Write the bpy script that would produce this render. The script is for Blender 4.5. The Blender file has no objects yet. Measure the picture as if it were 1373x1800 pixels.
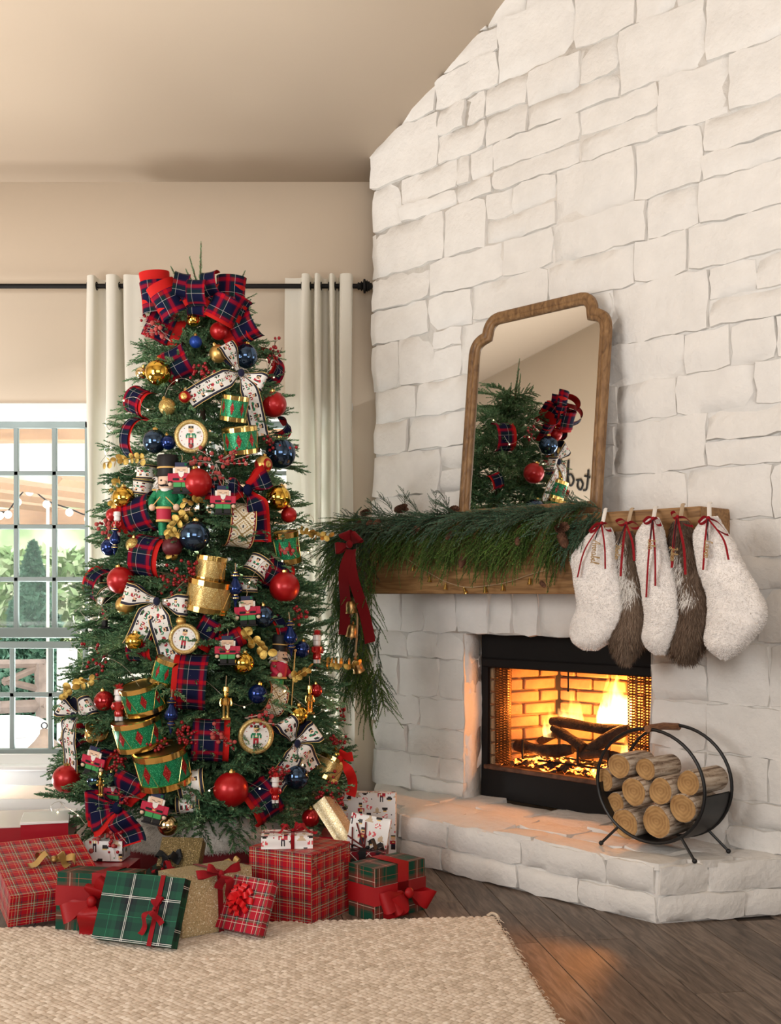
import bpy, bmesh, math, random
import numpy as np
from mathutils import Vector, Matrix, Euler
random.seed(7); RNG = np.random.default_rng(7)
PI = math.pi; sin, cos = math.sin, math.cos
SC = bpy.context.scene; COL = SC.collection

# ---------------------------------------------------------------- camera, world, lights, exposure
CAMZ = 1.30; FPX = 2000.0; PX0, PY0 = 686.5, 1044.0
_c = bpy.data.cameras.new('camera'); CAM = bpy.data.objects.new('camera', _c); COL.objects.link(CAM)
CAM.location = (0, 0, CAMZ); CAM.rotation_euler = (PI/2, 0, 0)
_c.sensor_fit = 'AUTO'; _c.sensor_width = 36; _c.lens = FPX*36/1800; _c.shift_y = (PY0-900)/1800; _c.clip_start = .05
SC.camera = CAM
W = bpy.data.worlds.new('World'); SC.world = W; W.use_nodes = True
W.node_tree.nodes['Background'].inputs[0].default_value = (.93, .97, 1.0, 1)
W.node_tree.nodes['Background'].inputs[1].default_value = 3.6
def lamp(name, kind, loc, rot, energy, color, size=1, sy=None, target=None):
    l = bpy.data.lights.new(name, kind); l.energy = energy; l.color = color
    if kind == 'AREA':
        l.size = size
        if sy: l.shape = 'RECTANGLE'; l.size_y = sy
    elif kind == 'POINT': l.shadow_soft_size = size
    elif kind == 'SUN': l.angle = size
    o = bpy.data.objects.new(name, l); COL.objects.link(o); o.location = loc; o.rotation_euler = rot
    if target is not None:
        o.rotation_euler = (Vector(target)-Vector(loc)).to_track_quat('-Z', 'Y').to_euler()
    return o
lamp('daylight_left_windows', 'AREA', (-4.6, .4, 2.2), (0,0,0), 190, (1, .985, .965), 2.6, 2.6, target=(0, 5.6, 1.6))
lamp('daylight_rear_windows', 'AREA', (.4, -3.2, 2.4), (0,0,0), 150, (1, .985, .965), 4.2, 2.4, target=(-.4, 5, 1.4))
lamp('ceiling_fill_left', 'AREA', (-3.4, 1.6, 1.0), (PI, 0, 0), 175, (1, .97, .93), 1.6)  # added fill lamp, no fixture stands here; lifts the ceiling
lamp('ceiling_fill_window_side', 'AREA', (-3.5, 4.9, 1.0), (PI, 0, 0), 60, (1, .97, .93), 1.4)  # unseen fill added to brighten the ceiling near the window wall
lamp('ceiling_fill_right', 'AREA', (2.4, 1.4, 1.0), (PI, 0, 0), 70, (1, .965, .92), 1.6)  # another added fill, aimed upward to lighten the ceiling
lamp('sunlit_deck_bounce', 'AREA', (-1.9, 6.88, .12), (0, 0, 0), 230, (1, .98, .95), 3.6, .3, target=(-1.2, 5.4, 3.6))
SC.view_settings.view_transform = 'Standard'; SC.view_settings.look = 'None'
SC.view_settings.exposure = 0.08; SC.view_settings.gamma = 1.0
try: SC.view_settings.use_curve_mapping = False
except Exception: pass
try:
    SC.cycles.max_bounces = 8; SC.cycles.transparent_max_bounces = 16; SC.cycles.sample_clamp_indirect = 6
    SC.cycles.caustics_reflective = False; SC.cycles.caustics_refractive = False; SC.cycles.use_denoising = True
except Exception: pass

# ---------------------------------------------------------------- geometry of the place
def V3(*a): return np.array(a, float)
CAMP = V3(0, 0, CAMZ)
def ray(px, py): return V3((px-PX0)/FPX, 1, (PY0-py)/FPX)
def at(px, py, y): return CAMP + ray(px, py)*y                      # a point of the room at depth y
def on_z(px, py, z=0.0): d = ray(px, py); return CAMP + d*((z-CAMZ)/d[2])
WB = V3(-.10, 6.41, 0); WU = V3(.686, -.727, 0); WU /= np.linalg.norm(WU); WN = V3(-.727, -.686, 0); WN /= np.linalg.norm(WN)
def WP(s, v, z): return WB + WU*s + WN*v + V3(0, 0, z)              # fireplace wall: along, out of, up
def on_wall(px, py, v=0.0):
    d = ray(px, py); return CAMP + d*(np.dot(WB+WN*v-CAMP, WN)/np.dot(d, WN))
def svz(p): r = p-WB; return np.dot(r, WU), np.dot(r, WN), p[2]
WALLM = Matrix(((WU[0], -WN[0], 0, WB[0]), (WU[1], -WN[1], 0, WB[1]), (0, 0, 1, 0), (0, 0, 0, 1)))  # local (s, -v, z)
WALLROT = math.atan2(WU[1], WU[0])
DB = 6.53                                                           # back wall
def ceil_z(y): return 3.664 + .71*(DB-y)

# ---------------------------------------------------------------- materials
def srgb(r, g, b):
    f = lambda c: (c/255/12.92) if c <= 10.3 else ((c/255+.055)/1.055)**2.4
    return (f(r), f(g), f(b), 1)
class NT:
    def __init__(s, name):
        s.m = bpy.data.materials.new(name); s.m.use_nodes = True; s.t = s.m.node_tree; s.b = s.t.nodes['Principled BSDF']; s.out = s.t.nodes['Material Output']
    def n(s, kind, **kw):
        x = s.t.nodes.new('ShaderNode'+kind)
        for k, v in kw.items(): setattr(x, k, v)
        return x
    def l(s, a, b): s.t.links.new(a, b)
    def math(s, op, a, b=None):
        x = s.n('Math', operation=op)
        for i, q in enumerate((a, b)):
            if q is None: continue
            if isinstance(q, (int, float)): x.inputs[i].default_value = q
            else: s.l(q, x.inputs[i])
        return x.outputs[0]
    def ramp(s, fac, stops, const=False):
        x = s.n('ValToRGB'); r = x.color_ramp; r.interpolation = 'CONSTANT' if const else 'LINEAR'
        while len(r.elements) < len(stops): r.elements.new(1)
        for e, (p, c) in zip(r.elements, stops): e.position = p; e.color = c if len(c) == 4 else (*c, 1)
        if fac is not None: s.l(fac, x.inputs[0])
        return x.outputs[0]
    def mix(s, f, a, b, mode='MIX'):
        x = s.n('MixRGB', blend_type=mode)
        for i, q in enumerate((f, a, b)):
            if isinstance(q, (int, float)): x.inputs[i].default_value = q
            elif isinstance(q, tuple): x.inputs[i].default_value = q
            else: s.l(q, x.inputs[i])
        return x.outputs[0]
    def noise(s, scale, detail=3, coord='Object', stretch=None, rough=.5):
        tc = s.n('TexCoord'); x = s.n('TexNoise'); x.inputs['Scale'].default_value = scale; x.inputs['Detail'].default_value = detail; x.inputs['Roughness'].default_value = rough
        o = tc.outputs[coord]
        if stretch:
            mp = s.n('Mapping'); mp.inputs['Scale'].default_value = stretch; s.l(o, mp.inputs[0]); o = mp.outputs[0]
        s.l(o, x.inputs['Vector']); return x.outputs['Fac']
    def bump(s, h, strength=.3, dist=.01):
        b = s.n('Bump'); b.inputs['Strength'].default_value = strength; b.inputs['Distance'].default_value = dist
        s.l(h, b.inputs['Height']); s.l(b.outputs[0], s.b.inputs['Normal'])
    def set(s, **kw):
        names = dict(col='Base Color', rough='Roughness', metal='Metallic', coat='Coat Weight', sheen='Sheen Weight', spec='Specular IOR Level', ecol='Emission Color', estr='Emission Strength', trans='Transmission Weight', sss='Subsurface Weight', alpha='Alpha')
        for k, v in kw.items():
            i = s.b.inputs[names[k]]
            if hasattr(v, 'links') or isinstance(v, bpy.types.NodeSocket): s.l(v, i)
            else: i.default_value = v
def mat(name, col, rough=.5, metal=0, bump=0, bscale=60, bdist=.004, var=0, vscale=6, stretch=None, **kw):
    if not metal: kw.setdefault('spec', .28)
    t = NT(name); t.set(rough=rough, metal=metal, **kw)
    if var:
        n = t.noise(vscale, 4, stretch=stretch)
        lo = tuple(c*(1-var) for c in col[:3]); hi = tuple(min(1, c*(1+var)) for c in col[:3])
        t.set(col=t.ramp(n, [(.3, lo), (.7, hi)]))
    else: t.set(col=(*col[:3], 1))
    if bump: t.bump(t.noise(bscale, 4, stretch=stretch), bump, bdist)
    return t.m
def plaid_mat(name, xs, ys, lines, period, rough=.8, fuzz=0):
    """woven checks: two stripe ramps crossed over the UV map (metres), fine lines over them"""
    t = NT(name); uv = t.n('UVMap'); sp = t.n('SeparateXYZ'); t.l(uv.outputs[0], sp.inputs[0])
    fx = t.math('FRACT', t.math('DIVIDE', sp.outputs[0], period)); fy = t.math('FRACT', t.math('DIVIDE', sp.outputs[1], period))
    c = t.mix(.5, t.ramp(fx, xs, True), t.ramp(fy, ys, True))
    for (p, w, lc, strength, ax) in lines:
        for f, A in ((fx, 'x'), (fy, 'y')):
            if A not in ax: continue
            d = t.math('LESS_THAN', t.math('ABSOLUTE', t.math('SUBTRACT', f, p)), w)
            c = t.mix(t.math('MULTIPLY', d, strength), c, lc)
    t.set(col=c, rough=rough, sheen=fuzz, spec=.12)
    t.bump(t.noise(900, 2, 'UV'), .15, .001)
    return t.m
def attr_mat(name, rough=.7, bump=.1):
    t = NT(name); a = t.n('VertexColor', layer_name='Col'); t.set(col=a.outputs[0], rough=rough)
    if bump: t.bump(t.noise(700, 2), bump, .001)
    return t.m
def glitter(name, col, col2, scale=420, metal=.7):
    t = NT(name); tc = t.n('TexCoord'); v = t.n('TexVoronoi'); v.inputs['Scale'].default_value = scale; t.l(tc.outputs['Object'], v.inputs['Vector'])
    g = t.n('SeparateColor'); t.l(v.outputs['Color'], g.inputs[0])
    t.set(col=t.ramp(g.outputs[0], [(0, col2), (.55, col), (.9, col), (.97, tuple(min(1, c*2.2+.15) for c in col[:3]))]), rough=.35, metal=metal)
    nm = t.n('Normal') if False else None
    t.bump(g.outputs[1], .7, .002); return t.m

# ---------------------------------------------------------------- mesh building
def norm(a): a = np.asarray(a, float); return a/(np.linalg.norm(a)+1e-12)
class MB:
    keep = False
    def __init__(s): s.v = []; s.f = []; s.uv = []; s.mi = []; s.fc = []; s.n = 0
    def add(s, vs, fs, uv=None, m=0, fc=None, M=None):
        vs = np.asarray(vs, float)
        if M is not None:
            A = np.array(M)[:3]; vs = vs@A[:, :3].T + A[:, 3]
        s.v.append(vs); s.uv.append(np.zeros((len(vs), 2)) if uv is None else np.asarray(uv, float))
        b = s.n; s.f += [tuple(i+b for i in f) for f in fs]; s.mi += [m]*len(fs) if isinstance(m, int) else list(m)
        s.fc += [(1, 1, 1)]*len(fs) if fc is None else list(fc); s.n += len(vs); return s
    def grid(s, P, uv=None, m=0, fc=None, closed=False, M=None):
        P = np.asarray(P, float); r, c = P.shape[:2]; fs = []
        for i in range(r-1):
            for j in range(c if closed else c-1):
                k = (j+1) % c; fs.append((i*c+j, i*c+k, (i+1)*c+k, (i+1)*c+j))
        return s.add(P.reshape(-1, 3), fs, None if uv is None else np.asarray(uv).reshape(-1, 2), m, fc, M)
    def box(s, c, d, bev=0, R=None, m=0, M=None):
        hx, hy, hz = d[0]/2, d[1]/2, d[2]/2; b = min(bev, hx*.9, hy*.9, hz*.9); vs = []; fs = []
        if b <= 0:
            vs = [(x, y, z) for x in (-hx, hx) for y in (-hy, hy) for z in (-hz, hz)]
            fs = [(0, 1, 3, 2), (4, 6, 7, 5), (0, 4, 5, 1), (2, 3, 7, 6), (0, 2, 6, 4), (1, 5, 7, 3)]
        else:
            idx = {}
            for sx in (-1, 1):
                for sy in (-1, 1):
                    for sz in (-1, 1):
                        for a in range(3):
                            p = [sx*(hx-b), sy*(hy-b), sz*(hz-b)]; p[a] = (sx*hx, sy*hy, sz*hz)[a]; idx[sx, sy, sz, a] = len(vs); vs.append(p)
            for a in range(3):
                o = [i for i in range(3) if i != a]
                for q in (-1, 1):
                    ring = []
                    for (e, g) in ((-1, -1), (1, -1), (1, 1), (-1, 1)):
                        k = [0, 0, 0]; k[a] = q; k[o[0]] = e; k[o[1]] = g; ring.append(idx[k[0], k[1], k[2], a])
                    fs.append(tuple(ring) if (q > 0) == (a != 1) else tuple(ring[::-1]))
                for e in (-1, 1):
                    for g in (-1, 1):
                        k0 = [0, 0, 0]; k0[a] = -1; k0[o[0]] = e; k0[o[1]] = g; k1 = list(k0); k1[a] = 1
                        fs.append((idx[(*k0, o[0])], idx[(*k1, o[0])], idx[(*k1, o[1])], idx[(*k0, o[1])]))
            for sx in (-1, 1):
                for sy in (-1, 1):
                    for sz in (-1, 1): fs.append(tuple(idx[sx, sy, sz, a] for a in range(3)))
        T = Matrix.Translation(c) @ (R.to_4x4() if R is not None else Matrix.Identity(4))
        if M is not None: T = M @ T
        return s.add(vs, fs, m=m, M=T)
    def tube(s, pts, r, n=8, cap=True, m=0, M=None, closed=False, flat=1):
        pts = [np.asarray(p, float) for p in pts]; N = len(pts); rr = r if hasattr(r, '__len__') else [r]*N
        T = []
        for i in range(N):
            a, b = (pts[i-1], pts[(i+1) % N]) if closed else (pts[max(i-1, 0)], pts[min(i+1, N-1)]); T.append(norm(b-a))
        up = V3(0, 0, 1) if abs(T[0][2]) < .9 else V3(1, 0, 0); x = norm(np.cross(up, T[0])); P = []
        for i in range(N):
            x = norm(x - T[i]*np.dot(x, T[i])); y = np.cross(T[i], x)
            P.append([pts[i]+(x*cos(2*PI*k/n)+y*flat*sin(2*PI*k/n))*rr[i] for k in range(n)])
        if closed: P.append(P[0])
        base = s.n; s.grid(P, closed=True, m=m, M=M)
        if cap and not closed:
            s.f += [tuple(base+k for k in range(n))[::-1], tuple(base+(N-1)*n+k for k in range(n))]; s.mi += [m, m]; s.fc += [(1, 1, 1)]*2
        return s
    def lathe(s, prof, n=20, m=0, M=None, wob=None):
        P = [[(r*cos(2*PI*k/n)*(wob(k, n) if wob else 1), r*sin(2*PI*k/n)*(wob(k, n) if wob else 1), z) for k in range(n)] for r, z in prof]
        return s.grid(P, closed=True, m=m, M=M)
    def ball(s, c, r, n=16, k=10, m=0, M=None, sq=(1, 1, 1)):
        P = [[(c[0]+r*sq[0]*sin(PI*i/k)*cos(2*PI*j/n), c[1]+r*sq[1]*sin(PI*i/k)*sin(2*PI*j/n), c[2]-r*sq[2]*cos(PI*i/k)) for j in range(n)] for i in range(k+1)]
        return s.grid(P, closed=True, m=m, M=M)
    def strip(s, path, wd, hw, cols=4, m=0, off=0.0, M=None, curl=0.0, notch=0.0, colour=None, v0=0.0, shift=0.0):
        """a band of ribbon: path, width directions, half widths; off moves it along its normal"""
        path = np.asarray(path, float); N = len(path); wd = np.asarray(wd, float); hw = np.asarray(hw, float)
        T = np.gradient(path, axis=0); T /= np.linalg.norm(T, axis=1)[:, None]+1e-9; nn = np.cross(wd, T); nn /= np.linalg.norm(nn, axis=1)[:, None]+1e-9
        L = np.concatenate([[0], np.cumsum(np.linalg.norm(np.diff(path, axis=0), axis=1))])+v0
        P = np.zeros((N, cols+1, 3)); U = np.zeros((N, cols+1, 2)); k = np.linspace(-1, 1, cols+1)
        for j in range(cols+1):
            P[:, j] = path + wd*(hw*k[j]+shift)[:, None] + nn*(off - curl*(k[j]**2))
            U[:, j, 0] = hw.max()*k[j]; U[:, j, 1] = L
        if notch:
            tt = norm(path[-1]-path[-2])
            for j in range(cols+1): P[-1, j] -= tt*notch*(1-abs(k[j]))
        fc = None
        if colour is not None:
            fu = (U[:-1, :-1, 0]+U[:-1, 1:, 0])/2; fv = (U[:-1, :-1, 1]+U[1:, :-1, 1])/2
            fc = colour(fu.ravel(), fv.ravel())
        return s.grid(P, U, m, fc, M=M)
    def build(s, name, mats, parent=None, smooth=True, colours=False, angle=40, kind=None):
        V = np.concatenate(s.v) if s.v else np.zeros((0, 3)); me = bpy.data.meshes.new(name)
        ln = np.array([len(f) for f in s.f]); me.vertices.add(len(V)); me.vertices.foreach_set('co', V.ravel().astype(np.float32))
        loops = np.array([i for f in s.f for i in f], np.int32); me.loops.add(len(loops)); me.loops.foreach_set('vertex_index', loops)
        me.polygons.add(len(s.f)); me.polygons.foreach_set('loop_start', np.concatenate([[0], np.cumsum(ln)[:-1]]).astype(np.int32))
        me.polygons.foreach_set('material_index', np.array(s.mi, np.int32))
        me.update(calc_edges=True)
        UV = np.concatenate(s.uv); ul = me.uv_layers.new(name='UVMap'); ul.data.foreach_set('uv', UV[loops].ravel().astype(np.float32))
        if colours:
            ca = me.color_attributes.new('Col', 'FLOAT_COLOR', 'CORNER'); fc = np.ones((len(s.f), 4)); fc[:, :3] = np.array(s.fc)
            ca.data.foreach_set('color', np.repeat(fc, ln, axis=0).ravel().astype(np.float32))
        for q in (mats if isinstance(mats, (list, tuple)) else [mats]): me.materials.append(q)
        me.validate()
        if len(s.f) < 4000 and not s.keep:
            b_ = bmesh.new(); b_.from_mesh(me); bmesh.ops.recalc_face_normals(b_, faces=b_.faces); b_.to_mesh(me); b_.free()
        if smooth:
            me.polygons.foreach_set('use_smooth', np.ones(len(me.polygons), bool))
            me.set_sharp_from_angle(angle=math.radians(angle))
        return link(name, me, parent, kind)
def link(name, me, parent=None, kind=None):
    o = bpy.data.objects.new(name, me); COL.objects.link(o)
    if parent is not None: o.parent = parent
    if kind: o['kind'] = kind
    return o
def np_mesh(name, V, F, mats, mi=None):
    """fast mesh from arrays, all faces with the same number of corners"""
    me = bpy.data.meshes.new(name); k = F.shape[1]; me.vertices.add(len(V)); me.vertices.foreach_set('co', np.ascontiguousarray(V, np.float32).ravel())
    me.loops.add(F.size); me.loops.foreach_set('vertex_index', F.ravel().astype(np.int32)); me.polygons.add(len(F))
    me.polygons.foreach_set('loop_start', (np.arange(len(F))*k).astype(np.int32))
    if mi is not None: me.polygons.foreach_set('material_index', mi.astype(np.int32))
    for q in mats: me.materials.append(q)
    me.update(calc_edges=True); return me
def tag(o, label, cat=None, group=None, kind=None):
    if label: o['label'] = label
    if cat: o['category'] = cat
    if group: o['group'] = group
    if kind: o['kind'] = kind
    return o
def thing(name, label, cat, loc=(0, 0, 0), rot=(0, 0, 0), group=None):
    o = bpy.data.objects.new(name, None); COL.objects.link(o); o.empty_display_size = .05
    o.location = tuple(loc); o.rotation_euler = rot if not isinstance(rot, (int, float)) else (0, 0, rot); return tag(o, label, cat, group)
def struct(o, label): o['kind'] = 'structure'; o['label'] = label; return o
def copy_tree(o, parent=None):
    c = o.copy(); COL.objects.link(c)
    if parent is not None: c.parent = parent
    for ch in list(o.children): copy_tree(ch, c)
    return c
def catmull(P, k=6):
    P = [np.asarray(p, float) for p in P]
    if len(P) < 3: return P
    Q = [2*P[0]-P[1]]+P+[2*P[-1]-P[-2]]; out = []
    for i in range(1, len(Q)-2):
        a, b, c, d = Q[i-1:i+3]
        for t in np.linspace(0, 1, k, endpoint=False):
            out.append(.5*((2*b)+(c-a)*t+(2*a-5*b+4*c-d)*t*t+(3*b-a-3*c+d)*t**3))
    return out+[P[-1]]
# ================================================================ THE ROOM
def wood_mat(name, c1, c2, c3, scale=6, stretch=(9, 1, 9), rough=.5, bump=.15, spec=.4, hue=True):
    t = NT(name); tc = t.n('TexCoord'); oi = t.n('ObjectInfo'); va = t.n('VectorMath', operation='MULTIPLY_ADD')
    cv = t.n('CombineXYZ'); t.l(oi.outputs['Random'], cv.inputs[0]); t.l(oi.outputs['Random'], cv.inputs[1]); t.l(oi.outputs['Random'], cv.inputs[2])
    t.l(cv.outputs[0], va.inputs[0]); va.inputs[1].default_value = (31, 17, 23); t.l(tc.outputs['Object'], va.inputs[2])
    mp = t.n('Mapping'); mp.inputs['Scale'].default_value = stretch; t.l(va.outputs[0], mp.inputs[0])
    n = t.n('TexNoise'); n.inputs['Scale'].default_value = scale; n.inputs['Detail'].default_value = 6; n.inputs['Distortion'].default_value = 1.2; t.l(mp.outputs[0], n.inputs['Vector'])
    c = t.ramp(n.outputs['Fac'], [(.28, c1), (.5, c2), (.72, c3)])
    if hue:
        h = t.n('HueSaturation'); t.l(c, h.inputs['Color']); t.l(t.math('ADD', t.math('MULTIPLY', oi.outputs['Random'], .5), .75), h.inputs['Value']); c = h.outputs[0]
    t.set(col=c, rough=rough, spec=spec); t.bump(n.outputs['Fac'], bump, .003); return t.m
m_wall = mat('tan_wall_paint', (.60, .505, .40), .85)
m_ceil = mat('tan_ceiling_paint', (.64, .525, .41), .9)
m_trim = mat('white_trim_paint', (.82, .83, .82), .4)
m_sash = mat('window_sash_vinyl', (.25, .30, .295), .5)
m_stone = mat('white_painted_stone', (.74, .72, .69), .7, bump=.6, bscale=30, bdist=.010, var=.04, vscale=9)
m_mortar = mat('white_painted_mortar', (.73, .705, .67), .85, bump=.5, bscale=40, bdist=.01, var=.06, vscale=7)
m_floor = wood_mat('grey_brown_plank', (.068, .048, .036), (.155, .114, .087), (.245, .19, .15), scale=5, rough=.45, spec=.35)

# floor: grout base and separate planks
fl = MB(); fl.box((-.75, 1.5, -.03), (9.6, 10.4, .04)); floor = struct(fl.build('floor', mat('floor_joint', (.10, .08, .065), .8)), 'grey brown wood plank floor')
PA = math.radians(9.0); PW, PL = .172, 1.2
pd = V3(-sin(PA), cos(PA), 0); pr = V3(cos(PA), sin(PA), 0)
pm = MB(); pm.box((0, 0, -.005), (PW-.0024, PL-.0024, .01), .0012); plank_o = None
for i in range(-20, 22):
    off = RNG.random()*PL if i % 3 else .5*PL*(i % 2)
    for j in range(-4, 6):
        c = V3(.3, 4.2, 0)+pr*(i*PW)+pd*(j*PL+off)
        if not (-3.4 < c[0] < 1.9 and 2.0 < c[1] < 6.1): continue
        if c[0] > -.3 and svz(c)[1] < .05: continue
        if plank_o is None: plank_o = pm.build('plank', m_floor, floor); o = plank_o
        else: o = plank_o.copy(); COL.objects.link(o)
        o.location = tuple(c); o.rotation_euler = (0, 0, PA)

# ceiling: two slopes, tan
XL, XR, YR = -5.1, 3.6, -3.7
ce = MB(); yr = 1.6; zr = ceil_z(yr); zb_ = zr-.71*(yr-YR)
for y0, z0, y1, z1 in ((DB+.3, ceil_z(DB+.3), yr, zr), (yr, zr, YR-.2, zb_-.14)):
    vs = [(XL-.1, y0, z0), (XR+.1, y0, z0), (XR+.1, y1, z1), (XL-.1, y1, z1)]; vs += [(x, y, z+.12) for x, y, z in vs]
    ce.add(vs, [(0, 1, 2, 3), (7, 6, 5, 4), (0, 4, 5, 1), (1, 5, 6, 2), (2, 6, 7, 3), (3, 7, 4, 0)])
struct(ce.build('ceiling', m_ceil, smooth=False), 'tan vaulted ceiling sloping up from the window wall')

# window wall with one wide opening, and the other walls
def zb(py): return CAMZ+(PY0-py)*DB/FPX
def xb(px): return (px-PX0)*DB/FPX
WX0, WX1, WZ0, WZ1 = xb(-270), xb(602), zb(1345), zb(722)
bw = MB(); th = .16; yc = DB+th/2
vs = []
for y in (DB, DB+th): vs += [(XL, y, 0), (XR, y, 0), (XR, y, 3.8), (XL, y, 3.8), (WX0, y, WZ0), (WX1, y, WZ0), (WX1, y, WZ1), (WX0, y, WZ1)]
fs = []
for i in range(4): j = (i+1) % 4; fs += [(i, j, 4+j, 4+i), (8+i, 12+i, 12+j, 8+j), (i, 8+i, 8+j, j), (4+i, 4+j, 12+j, 12+i)]
bw.add(vs, fs)
struct(bw.build('wall_back', m_wall, smooth=False), 'tan painted window wall behind the tree')
for nm, c, d in (('wall_left', (XL-.06, 1.4, 3.8), (.12, 10.6, 7.6)), ('wall_right', (XR+.06, 1.4, 3.8), (.12, 10.6, 7.6)), ('wall_rear', (-.75, YR-.06, 1.8), (8.6, .12, 3.6))):
    w_ = MB(); w_.box(c, d); struct(w_.build(nm, m_wall, smooth=False), 'tan painted wall, '+dict(wall_left='the gable end seen in the mirror', wall_right='beyond the fireplace', wall_rear='behind the viewer')[nm])
bb = MB(); prof = [(0, 0), (-.02, 0), (-.02, .085), (-.014, .10), (-.014, .115), (-.004, .125), (0, .125)]
x0, x1 = XL, xb(640); vs = [(x, DB+a, b) for x in (x0, x1) for a, b in prof]; k = len(prof)
bb.add(vs, [(i, i+1, k+i+1, k+i) for i in range(k-1)]+[tuple(range(k)), tuple(range(2*k-1, k-1, -1))])
struct(bb.build('baseboard_back', m_trim, smooth=False), 'white baseboard under the window')

# window trims and sashes
tr = MB(); tr.box(((WX0+WX1)/2, DB-.012, zb(716)), (WX1-WX0+.12, .03, .045), .006); tr.box(((WX0+WX1)/2, DB-.004, zb(730)), (WX1-WX0+.06, .02, .05), .004)
struct(tr.build('trim_1', m_trim), 'white head casing over the windows')
tr = MB(); tr.box(((WX0+WX1)/2, DB-.035, zb(1347)), (WX1-WX0+.10, .11, .03), .008); tr.box(((WX0+WX1)/2, DB-.01, zb(1366)), (WX1-WX0+.04, .022, .09), .005)
struct(tr.build('trim_2', m_trim), 'white window sill and apron')
g = NT('window_glass'); tb = g.n('BsdfTransparent'); gb = g.n('BsdfGlossy'); gb.inputs['Roughness'].default_value = .02; ms = g.n('MixShader'); ms.inputs[0].default_value = .006
tb.inputs[0].default_value = (.97, .985, .98, 1); g.l(tb.outputs[0], ms.inputs[1]); g.l(gb.outputs[0], ms.inputs[2]); g.l(ms.outputs[0], g.out.inputs[0]); m_glass = g.m
def window(n, pxa, pxb, mx, mx2):
    w = thing(f'window_{n}', None, None, (0, 0, 0)); struct(w, f'white framed window of small panes, {("left of the tree","behind the tree","behind the right curtain","far left")[n-1]}')
    xa, xe = xb(pxa), xb(pxb); yf = DB+.05
    f = MB()
    for xx in (xa, xe): f.box((xx, yf, (WZ0+WZ1)/2), (.05, .1, WZ1-WZ0), .006)
    f.box(((xa+xe)/2, yf, WZ1-.025), (xe-xa, .1, .06), .006); f.box(((xa+xe)/2, yf, WZ0+.03), (xe-xa, .1, .07), .006)
    f.build('window_frame', m_trim, w)
    def sash(nm, y, z0, z1, zs, xs, rail):
        s = MB()
        for zz, hh in ((z0+rail/2, rail), (z1-.02, .04)): s.box(((xa+xe)/2, y, zz), (xe-xa-.05, .035, hh), .004)
        for xx in (xa+.04, xe-.04): s.box((xx, y, (z0+z1)/2), (.035, .035, z1-z0), .004)
        so = s.build(nm, m_sash, w)
        for px in xs:
            q = MB(); q.box((xb(px), y, (z0+z1)/2), (.028, .026, z1-z0-.03), .004); q.build('muntin', m_sash, so)
        for py in zs:
            q = MB(); q.box(((xa+xe)/2, y, zb(py)), (xe-xa-.08, .026, .028), .004); q.build('muntin', m_sash, so)
        q = MB(); q.box(((xa+xe)/2, y, (z0+z1)/2), (xe-xa-.08, .004, z1-z0-.03)); q.build('pane', m_glass, so)
    sash('upper_sash', yf+.02, zb(1122), zb(738), (830, 925, 1018), mx, .06)
    sash('lower_sash', yf-.02, zb(1326), zb(1128), (1222,), mx2, .03)
    return w
window(1, -52, 162, (22, 90), (19, 87)); window(2, 172, 386, (244, 314), (241, 311)); window(3, 396, 598, (462, 530), (460, 528)); window(4, -268, -62, (-200, -132), (-203, -135))

# ---------------------------------------------------------------- fireplace wall of painted stones
SMAX, ZH, OS0, OS1, OZ1 = 2.62, .235, .705, 1.84, 1.095
mw = MB()
def wbox(m, s0, s1, v0, v1, z0, z1, mi=0): m.box(((s0+s1)/2, -(v0+v1)/2, (z0+z1)/2), (s1-s0, v1-v0, z1-z0), m=mi)
def wslab(m, s0, s1, z0, v0, v1):                                   # up to the sloped ceiling
    vs = []
    for v in (v0, v1):
        for s in (s0, s1):
            y = WP(s, v, 0)[1]; vs += [(s, -v, z0), (s, -v, ceil_z(y)+.03)]
    m.add(vs, [(0, 1, 3, 2), (4, 6, 7, 5), (0, 4, 5, 1), (2, 3, 7, 6), (0, 2, 6, 4), (1, 5, 7, 3)])
wbox(mw, .02, OS0, -.125, -.007, .0, OZ1); wbox(mw, OS1, SMAX, -.125, -.007, .2, OZ1); wslab(mw, .02, SMAX, OZ1, -.125, -.007); wbox(mw, 2.47, SMAX, -.125, -.007, 0, .205)
fw = mw.build('wall_fireplace', m_mortar, smooth=False); fw.matrix_world = WALLM; struct(fw, 'white painted stone fireplace wall')
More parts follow.
